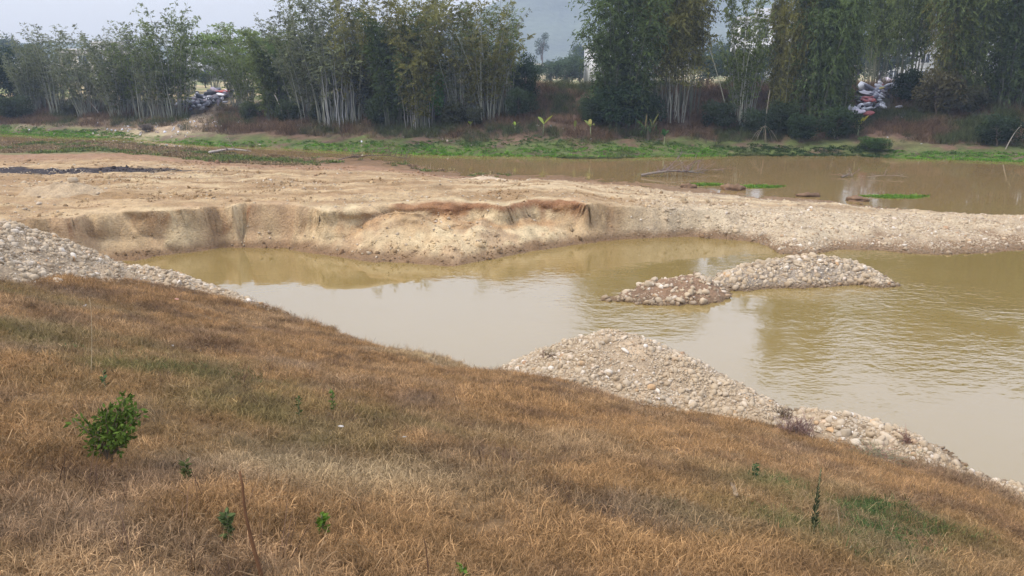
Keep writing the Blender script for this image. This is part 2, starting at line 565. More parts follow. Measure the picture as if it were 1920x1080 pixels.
B_L = line([(-700, 255), (-100, 262), (60, 266), (180, 266), (260, 270), (330, 277), (400, 285), (480, 291), (600, 294), (690, 298), (760, 306), (820, 317), (900, 324), (980, 327), (1050, 329),
            (1150, 334), (1250, 346), (1320, 352), (1400, 362), (1470, 368), (1540, 374), (1620, 384), (1720, 395), (1800, 402), (1920, 403), (2100, 405), (2700, 410)])
F_L = line([(-900, 244), (-300, 246), (0, 250), (120, 256), (220, 258), (300, 266), (400, 272), (500, 275), (600, 281), (760, 288), (900, 291), (1060, 293), (1250, 293), (1400, 291), (1600, 291), (1700, 296), (1920, 302), (2200, 306), (2900, 312)])

def L(tab, a, k=1):
    return np.interp(a, tab[0], tab[k])

# apex of each sand cone: azimuth, distance, height, slope
CONES = []
for (px_, py_, h_, s_) in [(235, 400, 1.42, 0.50), (180, 412, 1.2, 0.62), (345, 420, 0.9, 0.55), (545, 420, 1.0, 0.5), (650, 405, 1.3, 0.46), (742, 392, 1.62, 0.41), (845, 398, 1.3, 0.42), (955, 392, 1.5, 0.42), (1055, 394, 1.35, 0.43), (1115, 405, 1.1, 0.5)]:
    q_ = gp(px_, py_, h_)
    CONES.append((q_[0] / q_[1], q_[1], h_, s_))
CRACKS = [(465, 398, 0.6, 0.13), (1180, 420, 0.3, 0.12)]
CRACKS = [(gp(p[0], p[1], 1.2)[0], p[2], p[3]) for p in CRACKS]

def bar_z(x, y, detail=True):
    a = x / np.maximum(y, 1)
    wob = fbm(x * 0.55, y * 0.55, 3, 4)
    yW = L(W_L, a) + 0.35 * wob + 0.12 * fbm(x * 2.2, y * 2.2, 5, 3)
    yR = L(R_L, a) + 0.8 * fbm(x * 0.45, y * 0.3, 11, 3) + 0.10 * fbm(x * 2.5, y * 2.5, 12, 3)
    for (cx, cdep, cw) in CRACKS:
        yR = yR + cdep * np.exp(-((x - cx - 0.15 * fbm(y * 2, x * 0, 58, 2)) / cw) ** 2)
    yR = np.maximum(yR, yW + 0.35)
    H = L(R_L, a, 2)
    yB = L(B_L, a) + 0.6 * fbm(x * 0.3, y * 0.3, 21, 3) + 0.25 * fbm(x * 1.2, y * 1.2, 22, 3)
    yB = np.maximum(yB, yR + 1.0)
    t = np.clip((y - yW) / (yR - yW), 0, 1)
    # foot, talus slope, then a steeper cut under the rim (only where the bar is high)
    cliff = smooth(1.05, 1.5, H)
    rough = fbm(x * 1.1, y * 1.1, 31, 4)
    tal = np.interp(t, [0, 0.14, 0.40, 0.66, 0.78, 0.86, 0.94, 1.0], [0.0, 0.05, 0.18, 0.40, 0.52, 0.80, 0.97, 1.0])
    ramp_ = np.interp(t, [0, 0.2, 1.0], [0.0, 0.24, 1.0])
    z1 = H * (tal * cliff + ramp_ * (1 - cliff))
    # loose sand has slid down in cones against the cut
    for (ca, cd, chh, csl) in CONES:
        cx = ca * cd
        rr_ = np.hypot(x - cx, (y - cd) * 1.0)
        gul = 1 + 0.10 * np.sin(np.arctan2(y - cd, x - cx) * 17 + 3 * fbm(x * 0.8, y * 0.8, 57, 2))
        z1 = np.where(y > yW - 0.05, np.maximum(z1, np.minimum(chh - csl * rr_ * gul, np.minimum(H * (0.55 + 0.45 * t), 0.03 + 0.50 * np.maximum(y - yW, 0)))), z1)
    v = np.clip((y - yR) / (yB - yR), 0, 1)
    z2 = H * (1 - smooth(0.05, 1.0, v) ** 1.15)
    z = np.where(y < yR, z1, z2)
    outW, outB = yW - y, y - yB
    z = np.where(outW > 0, -0.35 * outW, z)
    z = np.where(outB > 0, -0.2 * outB, z)
    if detail:
        mid = smooth(0, 0.15, t) * (1 - smooth(0.9, 1.0, v))
        z = z + mid * (0.10 * fbm(x * 0.7, y * 0.7, 41, 4) + 0.05 * fbm(x * 3.1, y * 3.1, 42, 3))
        slope = (y < yR) * smooth(0, 0.25, t) * (1 - smooth(0.85, 1.0, t)) * cliff
        z = z + slope * (0.24 * fbm(x * 0.8, y * 0.8, 43, 4) + 0.10 * fbm(x * 2.6, y * 2.6, 44, 4))
        # wheel ruts run along the bar behind the rim
        vv = v + 0.05 * fbm(x * 0.12, y * 0.12, 51, 3)
        lane = np.exp(-((vv - 0.20) / 0.10) ** 2) + 0.8 * np.exp(-((vv - 0.42) / 0.12) ** 2)
        ruts = np.sin(vv * (yB - yR) * 3.3 + 2 * fbm(x * 0.2, y * 0.2, 52, 2))
        z = z + 0.085 * lane * np.clip(ruts, -1, 0.4) * (y > yR) * (1 - smooth(0.85, 1, v))
        z = z + (y > yR) * (1 - smooth(0.6, 0.9, v)) * smooth(0, 0.04, v) * (0.07 * np.abs(fbm(x * 0.9, y * 2.6, 53, 4)) + 0.05 * smooth(0.1, 0.5, fbm(x * 2.2, y * 2.2, 54, 3)))
    return z

def far_z(x, y):
    a = x / np.maximum(y, 1)
    yF = L(F_L, a) + 0.5 * fbm(x * 0.25, y * 0.25, 61, 3) + 0.2 * fbm(x, y, 62, 2)
    d = y - yF
    zr = np.interp(d, [-3, 0, 1, 4, 6.5, 13, 16, 30, 70, 2000], [-1.2, 0, 0.28, 0.75, 1.3, 4.0, 4.5, 4.3, 2.3, 2.0])
    zl = np.interp(d, [-3, 0, 1, 4, 7, 14, 26, 40, 70, 2000], [-1.2, 0, 0.22, 0.6, 1.0, 1.7, 3.3, 3.2, 2.3, 2.0])
    w = smooth(-0.30, -0.10, a)
    z = zl * (1 - w) + zr * w
    n = smooth(0.5, 6, d) * (1 - smooth(60, 120, d))
    return z + n * (0.35 * fbm(x * 0.3, y * 0.3, 63, 4) + 0.1 * fbm(x * 1.5, y * 1.5, 64, 3))

# near bank: a straight slope falling away from the camera towards a wandering toe
NB = np.array([0.54, 0.84]); NB /= np.linalg.norm(NB)
TB = np.array([NB[1], -NB[0]])
toe_px = [(-900, 400), (-300, 425), (0, 462), (150, 485), (300, 512), (430, 548), (500, 575), (600, 610), (660, 634), (720, 655), (790, 664), (845, 674), (886, 703), (980, 704), (1100, 722), (1300, 775), (1480, 806), (1600, 838),
          (1740, 868), (1850, 906), (1960, 962), (2200, 1060), (2600, 1250)]
_tt = [gp(p[0], p[1], 0.22) for p in toe_px]
_ts = np.array([p[:2] @ TB for p in _tt]); _ss = np.array([p[:2] @ NB for p in _tt])
_o = np.argsort(_ts); TOE_T, TOE_S = _ts[_o], _ss[_o]

def bank_z(x, y):
    s = x * NB[0] + y * NB[1]
    t = x * TB[0] + y * TB[1]
    st = np.interp(t, TOE_T, TOE_S) + 0.12 * fbm(x * 1.1, y * 1.1, 71, 3)
    k = s / st
    z = 5.35 - (5.35 - 0.22) * np.clip(k, 0, 1)
    z = np.where(s > st, 0.22 - (s - st) * 1.3, z)
    z = np.where(s < 0, 5.35 + 0.1 * np.tanh(-s), z)
    n = smooth(0.0, 0.2, k) * (1 - smooth(0.9, 1.0, k))
    return z + 0.13 * n * fbm(x * 0.35, y * 0.35, 72, 3) + 0.05 * n * fbm(x * 1.4, y * 1.4, 73, 3)

def hit(px, py, fn, y0=2.0, y1=400.0):
    """where the sight line through a photo point meets the ground"""
    d = ray(px, py)
    ys = np.geomspace(y0, y1, 6000)
    t = ys / d[1]
    x, z = d[0] * t, CAM_H + d[2] * t
    g = fn(x, ys)
    below = np.where(z <= g)[0]
    k = below[0] if len(below) else len(ys) - 1
    return np.array([x[k], ys[k], float(g[k])])

# ------------------------------------------------------------------ the setting
# water
Vw = np.array([(-1400, -30, 0), (1400, -30, 0), (1400, 140, 0), (-1400, 140, 0)], float)
water = obj('water', mesh('water', Vw, np.array([[0, 1, 2, 3]]), M_WATER))
tag(water, 'still muddy olive water filling the pit and the river behind', None, None, 'structure')

# near bank
xs = np.concatenate([np.linspace(-120, -32, 45)[:-1], np.arange(-32, 20, 0.16), np.linspace(20, 100, 45)])
ys = np.concatenate([np.linspace(-40, 0, 30)[:-1], np.arange(0, 31, 0.16), np.linspace(31, 90, 40)])
V, F = grid(xs, ys, bank_z)
V, F, used = cut(V, F, V[:, 2] > -1.4)

def spot(x, y, px, py, rx, ry=None, fn=bank_z):
    """soft patch round the ground point seen at (px, py); radii in metres across and along the view"""
    q = hit(px, py, fn)
    ry = ry or rx
    return np.exp(-(((x - q[0]) / rx) ** 2 + ((y - q[1]) / ry) ** 2))

def bank_col(x, y, tuft=False):
    n1, n2, n3 = fbm(x * 0.5, y * 0.5, 81, 4), fbm(x * 1.6, y * 1.6, 82, 4), fbm(x * 0.9 + 40, y * 0.9, 83, 4)
    c = np.tile(np.array([0.292, 0.174, 0.080]), (len(x), 1))                    # foxy brown dead grass
    c = mixc(c, (0.36, 0.245, 0.135), smooth(0.0, 0.6, n1) * 0.6)               # straw
    c = mixc(c, (0.165, 0.100, 0.056), smooth(-0.05, 0.4, n2) * 0.85)             # dark brown
    c = mixc(c, (0.25, 0.175, 0.115), smooth(0.05, 0.6, n3) * 0.55)
    n4 = fbm(x * 4.0, y * 4.0, 85, 3)
    c = c * (1 + 0.45 * n4)[:, None]               # grey bleached
    g = np.zeros(len(x))
    for px, py, rx, ry, k in [(100, 640, 1.6, 1.2, .7), (330, 700, 1.8, 0.8, .8), (520, 770, 1.8, 1.1, .65), (60, 560, 1.6, 1.2, .6), (560, 830, 1.3, .8, .5), (230, 660, 1.8, .8, .6),
                              (1480, 920, 0.9, 0.6, .9), (1600, 960, 1.2, 0.7, 1), (1700, 985, 1.0, .6, .9), (1560, 1010, 1.3, .8, .75), (1460, 990, .9, .6, .6), (900, 800, 1.2, .8, .25), (700, 850, 1.2, .7, .3)]:
        g = np.maximum(g, k * spot(x, y, px, py, rx, ry))
    g = np.clip(g * (0.75 + 0.9 * fbm(x * 2.2, y * 2.2, 84, 3)), 0, 1)
    c = mixc(c, (0.135, 0.130, 0.050), g * 0.95)
    o = np.zeros(len(x))
    for px, py, rx, ry in [(1250, 830, 2.0, .7), (1600, 900, 1.6, .4), (1700, 900, 1.5, .4), (1000, 760, 2.0, .6), (1150, 1020, 1.2, .5)]:
        o = np.maximum(o, spot(x, y, px, py, rx, ry))
    c = mixc(c, (0.38, 0.225, 0.10), o * 0.45)
    pale = np.zeros(len(x))
    for px, py, rx, ry in [(860, 690, 1.2, .5), (780, 665, 1.2, .5), (700, 640, 1.0, .5), (1660, 840, .9, .45), (640, 900, 1.0, .5)]:
        pale = np.maximum(pale, spot(x, y, px, py, rx, ry))
    c = mixc(c, (0.45, 0.345, 0.20), pale * 0.7)
    return c

cb = bank_col(V[:, 0], V[:, 1]) * 0.62
lip = smooth(0.16, 0.05, V[:, 2])
cb = mixc(cb, (0.2, 0.13, 0.075), lip)
near_bank = obj('near_bank', mesh('near_bank', V, F, M_BANK, True, {'col': cb}))
tag(near_bank, 'near bank sloping down to the water under dead brown grass', None, None, 'structure')

# sandbar
xs = np.concatenate([np.linspace(-120, -46, 50)[:-1], np.arange(-46, 16, 0.11), np.arange(16, 42, 0.18), np.linspace(42, 120, 50)])
ys = np.concatenate([np.arange(24, 28.6, 0.10), np.arange(28.6, 33.2, 0.05), np.arange(33.2, 36, 0.10), np.arange(36, 52, 0.17), np.arange(52, 82, 0.4)])
V, F = grid(xs, ys, bar_z)
V, F, used = cut(V, F, V[:, 2] > -0.5)
x, y, z = V.T
_a = x / y
_t = (y - L(W_L, _a)) / np.maximum(L(R_L, _a) - L(W_L, _a), 0.3)
_m = smooth(0.30, 0.55, _t) * (1 - smooth(1.15, 1.6, _t)) * smooth(1.2, 1.5, L(R_L, _a, 2)) * smooth(0.25, 0.6, z)
ledge = 0.20 * fbm(x * 0.45, z * 4.2, 181, 3) + 0.10 * fbm(x * 2.2, z * 7.0, 182, 3) - 0.10 * smooth(1.25, 1.45, z) 
c = None
y_flat = y.copy()

def bar_col(x, y, z):
    a = x / np.maximum(y, 1)
    yW, yR, yB, H = L(W_L, a), L(R_L, a), L(B_L, a), L(R_L, a, 2)
    yR = yR + 0.8 * fbm(x * 0.45, y * 0.3, 11, 3) + 0.10 * fbm(x * 2.5, y * 2.5, 12, 3)
    v = (y - yR) / (yB - yR)
    t = (y - yW) / np.maximum(yR - yW, 0.3)
    n1, n2, n3 = fbm(x * 0.4, y * 0.4, 91, 4), fbm(x * 1.5, y * 1.5, 92, 4), fbm(x * 0.25, y * 1.4, 93, 4)
    sand = np.array([0.465, 0.335, 0.190])
    c = np.tile(sand, (len(x), 1))
    c = mixc(c, (0.53, 0.415, 0.245), smooth(-0.05, 0.4, n1) * 0.85)
    c = mixc(c, (0.34, 0.22, 0.125), smooth(-0.05, 0.4, n2) * 0.7)
    grav = smooth(0.10, 0.22, a + 0.04 * n1) * 0.85
    c = mixc(c, (0.44, 0.355, 0.24), grav)
    # plateau: streaky brown earth with pale worn lanes
    plat = smooth(0.0, 0.03, v)
    streak = smooth(-0.15, 0.35, n3)
    c = mixc(c, (0.255, 0.162, 0.078), plat * (0.45 + 0.55 * streak) * 0.9 * (1 - grav * 0.7))
    lane = np.exp(-((v - 0.24 + 0.04 * n1) / 0.10) ** 2)
    c = mixc(c, (0.45, 0.33, 0.19), plat * lane * 0.6 * (1 - 0.7 * streak) * (0.3 + 0.7 * smooth(-0.2, 0.0, a)))
    back = smooth(0.42, 0.62, v + 0.08 * n1) * (1 - smooth(0.02, 0.2, a))
    c = mixc(c, (0.265, 0.155, 0.090), back * 0.9)
    rut = smooth(0.1, 0.45, np.sin((v + 0.05 * fbm(x * 0.12, y * 0.12, 51, 3)) * (yB - yR) * 3.3 + 2 * fbm(x * 0.2, y * 0.2, 52, 2)) - 0.25 * n2)
    lanes = np.exp(-((v - 0.20) / 0.13) ** 2) + 0.8 * np.exp(-((v - 0.42) / 0.14) ** 2)
    c = mixc(c, (0.46, 0.35, 0.215), np.clip(plat * lanes * rut * (0.12 + 0.6 * smooth(-0.15, 0.05, a)), 0, 1))
    c = mixc(c, (0.235, 0.145, 0.072), np.clip(plat * lanes * (1 - rut) * 0.4, 0, 1))
    # burnt strip
    ash = spot(x, y, 40, 320, 9.5, 1.1, bar_z) + 0.7 * spot(x, y, 150, 322, 3.5, 0.9, bar_z)
    c = mixc(c, (0.045, 0.036, 0.034), np.clip(smooth(0.25, 0.6, ash + 0.5 * n2) , 0, 1) * (y > 35))
    # grassy strip at the back left
    strip = smooth(0.66, 0.74, v + 0.08 * n1) * (1 - smooth(-0.33, -0.24, a))
    c = mixc(c, (0.15, 0.145, 0.06), strip * 0.9)
    mud = smooth(0.74, 0.92, v + 0.1 * n2) * smooth(-0.33, -0.24, a) * (1 - smooth(0.05, .2, a))
    c = mixc(c, (0.20, 0.135, 0.075), mud)
    # iron-red seam under the rim where the cut is steep
    hz = z - H
    cutf = (t > 0.55) * (t < 1.05) * smooth(1.2, 1.5, H)
    band = smooth(-0.50, -0.44, hz + 0.10 * n1 + 0.05 * n2) * smooth(-0.10, -0.16, hz + 0.08 * n1 + 0.05 * n2) * cutf * smooth(-0.05, 0.15, fbm(x * 0.45, y * 0.05, 97, 3))
    c = mixc(c, (0.30, 0.165, 0.075), np.clip(band * 0.9, 0, 1))
    band2 = np.exp(-((hz + 0.72 + 0.15 * n1) / 0.10) ** 2) * cutf * smooth(-0.1, 0.2, fbm(x * 0.2 + 5, y * 0.05, 98, 3))
    c = mixc(c, (0.36, 0.225, 0.115), np.clip(band2 * 0.7, 0, 1))
    seam = np.exp(-((t - 0.93 + 0.05 * n2) / 0.05) ** 2) * smooth(1.2, 1.5, H) * smooth(-0.15, 0.2, fbm(x * 0.55, y * 0.1, 95, 3) + 0.02)
    c = mixc(c, (0.235, 0.115, 0.055), np.clip(seam * 1.3, 0, 1) * 0.95)
    seam2 = np.exp(-((t - 0.72 + 0.06 * n1) / 0.07) ** 2) * smooth(1.2, 1.5, H) * smooth(-0.1, 0.3, fbm(x * 0.3 + 9, y * 0.1, 96, 3))
    c = mixc(c, (0.40, 0.235, 0.11), np.clip(seam2, 0, 1) * 0.6)
    cone = np.clip(spot(x, y, 775, 445, 0.9, 1.6, bar_z) + 0.7 * spot(x, y, 250, 440, 1.2, 1.2, bar_z), 0, 1) * smooth(-.4, .2, n2 + .1)
    c = mixc(c, (0.385, 0.26, 0.135), cone * 0.8)
    # damp foot
    wet = smooth(0.42, 0.12, z + 0.2 * n2)
    c = mixc(c, (0.175, 0.105, 0.055), wet * 0.9)
    return c
c = bar_col(x, y_flat, z)
V[:, 1] = y_flat + ledge * _m
sandbar = obj('sandbar', mesh('sandbar', V, F, M_SAND, True, {'col': c}))
tag(sandbar, 'dug out sandbar of tan sand and gravel between pit and river', None, None, 'structure')

# far bank and plain
xs = np.concatenate([-np.geomspace(75, 1500, 44)[::-1][:-1], np.arange(-75, 76, 0.55), np.geomspace(76, 1500, 44)])
ys = np.concatenate([np.arange(46, 110, 0.45), np.geomspace(110.5, 1400, 64)])
V, F = grid(xs, ys, far_z)
V, F, used = cut(V, F, V[:, 2] > -0.8)
x, y, z = V.T
a = x / y
d = y - L(F_L, a)
n1, n2 = fbm(x * 0.3, y * 0.3, 101, 4), fbm(x * 1.0, y * 1.0, 102, 4)
c = np.tile(np.array([0.105, 0.070, 0.047]), (len(x), 1))
c = mixc(c, (0.15, 0.092, 0.06), smooth(0, .4, n1) * 0.7)
c = mixc(c, (0.065, 0.05, 0.033), smooth(0, .4, n2) * 0.6)
c = mixc(c, (0.085, 0.105, 0.032), (1 - smooth(3.0, 5.0, d + 1.5 * n1)) * smooth(-.3, .1, n2 + .1))
c = mixc(c, (0.33, 0.26, 0.145), smooth(16, 22, d) * smooth(-0.4, 0.1, n1))
c = mixc(c, (0.15, 0.165, 0.065), smooth(16, 22, d) * smooth(0.0, 0.3, -n1 + 0.1))
sandy = spot(x, y, 330, 238, 8, 3.0, far_z) + spot(x, y, 400, 205, 1.8, 7, far_z) + 0.7 * spot(x, y, 190, 225, 9, 2, far_z)
c = mixc(c, (0.40, 0.30, 0.20), np.clip(sandy, 0, 1) * 0.8)
red = spot(x, y, 1690, 245, 5, 4, far_z) + 0.7 * spot(x, y, 1060, 185, 4, 5, far_z)
c = mixc(c, (0.15, 0.088, 0.062), np.clip(red, 0, 1) * 0.8)
far_bank = obj('far_bank', mesh('far_bank', V, F, M_FAR, True, {'col': c}))
tag(far_bank, 'far river bank rising to a flat plain of dry fields', None, None, 'structure')

# hills
def hill_z(x, y):
    ridge = 96 * smooth(-220, 70, x) * (1 - 0.3 * smooth(750, 1300, x)) + 16 * np.exp(-((x + 620) / 300.0) ** 2) + 14
    ridge = ridge * (1 + 0.2 * fbm(x * 0.005, y * 0.005, 111, 4))
    return -3 + ridge * np.exp(-((y - 1150) / 130.0) ** 2) + 6 * fbm(x * 0.03, y * 0.03, 112, 4) * np.exp(-((y - 1150) / 150.0) ** 2)
V, F = grid(np.linspace(-1480, 1480, 300), np.linspace(760, 1390, 90), hill_z)
c = np.tile(np.array([0.055, 0.07, 0.04]), (len(V), 1))
hills = obj('hills', mesh('hills', V, F, M_HILL, True, {'col': c}))
tag(hills, 'wooded hills fading into blue haze beyond the plain', None, None, 'structure')

# haze
hv = np.array([(sx * 1550, sy, sz) for sz in (-9.0, 138.0) for sy in (-60.0, 1450.0) for sx in (-1, 1)])
hf = np.array([[0, 1, 3, 2], [4, 6, 7, 5], [0, 4, 5, 1], [2, 3, 7, 6], [0, 2, 6, 4], [1, 5, 7, 3]])
mh, nt, out = nodes_mat('haze_air')
pv = N(nt, 'ShaderNodeVolumePrincipled', Density=0.00064, Anisotropy=0.1)
pv.inputs['Color'].default_value = (0.62, 0.76, 1.0, 1)
pv.inputs['Absorption Color'].default_value = (1, 1, 1, 1)
nt.links.new(pv.outputs['Volume'], out.inputs['Volume'])
haze = obj('haze', mesh('haze', hv, hf[:, ::-1], mh))
tag(haze, 'pale blue haze filling the air over the valley', None, None, 'stuff')

# ------------------------------------------------------------------ stone heaps
def seg_height(ridge, slope):
    ridge = np.asarray(ridge, float)
    def h(x, y):
        best = np.full(np.shape(x), -9.0)
        for p, q in zip(ridge[:-1], ridge[1:]):
            e = q[:2] - p[:2]
            L2 = e @ e + 1e-9
            u = np.clip(((x - p[0]) * e[0] + (y - p[1]) * e[1]) / L2, 0, 1)
            dx, dy = x - p[0] - u * e[0], y - p[1] - u * e[1]
            dd = np.sqrt(dx * dx + dy * dy)
            best = np.maximum(best, p[2] + u * (q[2] - p[2]) - slope * (np.sqrt(dd * dd + 0.12) - 0.346))
        return best
    return h

def heap(name, label, cat, ridge_px, slope, core_col, ground, mat=M_SAND, res=0.1, nz=0.08, group=None, sub=0.25, marg=None):
    ridge = [at(*p) for p in ridge_px]
    h0 = seg_height(ridge, slope)
    hf = lambda x, y: h0(x, y) + nz * fbm(x * 1.3, y * 1.3, 121, 4) + nz * 0.5 * fbm(x * 4, y * 4, 122, 3)
    r = np.array(ridge)
    m = marg or (r[:, 2].max() + 0.6) / slope
    xs = np.arange(r[:, 0].min() - m, r[:, 0].max() + m, res)
    ys = np.arange(r[:, 1].min() - m, r[:, 1].max() + m, res)
    V, F = grid(xs, ys, hf)
    g = np.maximum(ground(V[:, 0], V[:, 1]), -0.12)
    V, F, used = cut(V, F, V[:, 2] > g - 0.06)
    n = fbm(V[:, 0] * 1.6, V[:, 1] * 1.6, 123, 4)
    c = np.tile(np.array(core_col), (len(V), 1)) * (1 + 0.35 * n)[:, None]
    wet = smooth(0.18, 0.03, V[:, 2])
    c = mixc(c, (0.16, 0.105, 0.06), wet * 0.9)
    base = r.mean(0); base[2] = 0
    root = empty(name, base)
    tag(root, label, cat, group)
    body = obj('heap_body', mesh('heap_body', V - base, F, mat, True, {'col': c}), root)
    return root, hf, ridge, (xs[0], xs[-1], ys[0], ys[-1]), base

def in_frame(P, m=40):
    px, py = to_px(P)
    return (px > -m) & (px < 1920 + m) & (py > -m) & (py < 1080 + m)

def stones_on(parent, base, hf, ground, box, n, size, sd=0.45, nbig=300, seed=0, mask=None, off=0.0, cov=0.3, flat=True, nbed=0, bed=0.03, tries=6):
    """cobbles lying on the surface hf where it stands above the ground: the largest ones singly, the rest as one bed of gravel"""
    r = np.random.default_rng(500 + seed)
    tot = n + nbed
    X = r.uniform(box[0], box[1], tot * tries); Y = r.uniform(box[2], box[3], tot * tries)
    Z = hf(X, Y)
    g = np.maximum(ground(X, Y), -0.03)
    stray = r.uniform(0, 1, len(X)) ** 3 * 0.35          # a few have rolled off the foot of the heap
    keep = (Z > g - stray) & ((Z > g) | (g > 0.0))
    if mask is None:
        pn = fbm(X * 0.9, Y * 0.9, 135 + seed, 4)
        keep &= r.uniform(0, 1, len(X)) < np.clip(cov + 1.0 * smooth(-0.3, 0.25, pn), 0, 1)
    Z = np.maximum(Z, g)
    if mask is not None: keep &= r.uniform(0, 1, len(X)) < mask(X, Y)
    X, Y, Z = X[keep][:tot], Y[keep][:tot], Z[keep][:tot]
    k = len(X)
    kb = min(n, k)
    S = size * np.exp(r.normal(0, sd, k))
    S[kb:] = bed * np.exp(r.normal(0, 0.35, k - kb))
    S = np.clip(S, 0.02, size * 3.0)
    P = np.stack([X, Y, Z + S * off], 1)
    vis = in_frame(P, 60)
    order = np.argsort(-(S * np.where(vis, 1, 0.2)))
    big, rest = order[:nbig], order[nbig:]
    for i in big:
        o = obj('stone', STONES[r.integers(len(STONES))], parent, P[i] - base,
                (r.normal(0, 0.45), r.normal(0, 0.45), r.uniform(0, 6.28)), (S[i] * r.uniform(.85, 1.25), S[i], S[i]))
    if len(rest):
        rot = np.stack([r.normal(0, 0.5, len(rest)), r.normal(0, 0.5, len(rest)), r.uniform(0, 6.28, len(rest))], 1)
        sc = S[rest][:, None] * r.uniform(0.8, 1.2, (len(rest), 3))
        o = scatter('gravel', P[rest] - base, rot, sc, C_STONE if size > 0.06 and nbed == 0 else C_PEB, None, parent)
        tag(o, None, None, None, 'stuff')

GREY_CORE, SAND_CORE = (0.36, 0.27, 0.175), (0.44, 0.32, 0.20)
ground0 = lambda x, y: np.maximum(bank_z(x, y), bar_z(x, y, False) * (y > 24) - 9 * (y <= 24))

H1 = heap('cobble_heap', 'long pale heap of cobbles spilling down the left bank to the pit', 'stone heap',
          [(-200, 408, 15.5), (-60, 412, 18), (0, 418, 19), (60, 434, 19.7), (110, 456, 20.3), (170, 486, 21), (250, 497, 21.6), (320, 514, 21.5), (390, 540, 21.3), (440, 558, 21.1), (488, 577, 20.9)],
          0.74, GREY_CORE, bank_z)
stones_on(H1[0], H1[4], H1[1], bank_z, H1[3], 9000, 0.042, 0.55, 300, 1, nbed=20000, bed=0.03)

H2 = heap('cobble_heap', 'tall peaked heap of pale cobbles at the water in the middle foreground', 'stone heap',
          [(990, 702, 16.5), (1050, 662, 16.3), (1100, 634, 16.2), (1140, 625, 16.0), (1190, 634, 15.8), (1260, 668, 15.4), (1340, 712, 14.9), (1420, 755, 14.4), (1480, 792, 14.0)],
          0.62, GREY_CORE, bank_z)
stones_on(H2[0], H2[4], H2[1], bank_z, H2[3], 6000, 0.034, 0.58, 300, 2, nbed=15000, bed=0.024)

H3 = heap('cobble_heap', 'low heap of rounded cobbles right of the tall peaked heap', 'stone heap',
          [(1480, 800, 13.95), (1545, 778, 13.9), (1600, 786, 13.6), (1660, 806, 13.2), (1710, 831, 12.9), (1745, 860, 12.6)],
          0.55, GREY_CORE, bank_z)
stones_on(H3[0], H3[4], H3[1], bank_z, H3[3], 1100, 0.044, 0.5, 300, 3, cov=0.6, nbed=2500, bed=0.024)

H4 = heap('cobble_heap', 'thin strip of pale cobbles at the water in the bottom right corner', 'stone heap',
          [(1760, 872, 12.5), (1850, 908, 11.85), (1900, 918, 11.5), (1960, 942, 11.1), (2080, 1000, 10.4)],
          0.5, GREY_CORE, bank_z)
stones_on(H4[0], H4[4], H4[1], bank_z, H4[3], 520, 0.05, 0.3, 200, 4, nbed=900, bed=0.024)

wz = lambda x, y: np.full(np.shape(x), -0.05)
H5 = heap('mud_islet', 'low brown islet of mud and stones pointing left in the pond', 'islet',
          [(1138, 558, 22.9), (1200, 545, 23.1), (1225, 534, 23.2), (1262, 524, 23.3), (1305, 517, 23.5), (1335, 536, 23.8)], 0.75, (0.23, 0.145, 0.088), wz, nz=0.18)
stones_on(H5[0], H5[4], H5[1], wz, H5[3], 420, 0.06, 0.6, 220, 5, nbed=900, bed=0.03)

H6 = heap('stone_islet', 'rounded grey islet heaped with cobbles in the middle of the pond', 'islet',
          [(1372, 514, 24.5), (1405, 498, 25.0), (1480, 483, 25.4), (1550, 480, 25.6), (1600, 493, 25.4), (1640, 518, 24.7)], 0.68, (0.27, 0.22, 0.165), wz)
stones_on(H6[0], H6[4], H6[1], wz, H6[3], 2300, 0.050, 0.6, 300, 6, cov=0.75, nbed=2600, bed=0.035)

# sand heaps on the bar
H7 = heap('sand_heap', 'rounded sand heap with a pale lump on top at the left edge of the bar', 'sand heap',
          [(30, 372, 32.5), (80, 350, 32.6), (130, 342, 32.8), (170, 352, 32.8), (230, 374, 32.6)], 0.46, (0.385, 0.285, 0.175), bar_z, res=0.10, nz=0.22)
stones_on(H7[0], H7[4], H7[1], bar_z, H7[3], 160, 0.06, 0.5, 90, 7)
lump = obj('lump', STONES[3], H7[0], at(136, 338, 32.7) - H7[4], (0.3, 0.2, 1.0), (0.26, 0.2, 0.3))
H8 = heap('sand_heap', 'broad low sand heap at the middle of the bar beside the river', 'sand heap',
          [(830, 352, 40), (880, 335, 41), (910, 332, 41), (960, 342, 40.5), (1010, 352, 40)], 0.22, (0.50, 0.385, 0.26), bar_z, res=0.15, nz=0.10)
stones_on(H8[0], H8[4], H8[1], bar_z, H8[3], 160, 0.06, 0.5, 90, 8)

# gravel of the right-hand spit
def spit_mask(x, y):
    a = x / y
    n = fbm(x * 0.8, y * 0.8, 131, 3)
    v = (y - L(R_L, a)) / (L(B_L, a) - L(R_L, a))
    m = smooth(0.08, 0.28, a + 0.05 * n) * (1 - 0.85 * smooth(0.03, 0.15, v)) * np.clip(0.75 + 0.9 * n, 0.05, 1)
    return np.clip(m + 0.5 * smooth(0.52, 0.62, a), 0, 1) * (bar_z(x, y, False) > -0.06)
stones_on(sandbar, np.zeros(3), bar_z, lambda x, y: np.full(np.shape(x), -0.05), (2.0, 27, 26, 41), 6500, 0.043, 0.5, 300, 9, spit_mask, nbed=16000, bed=0.03, tries=8)
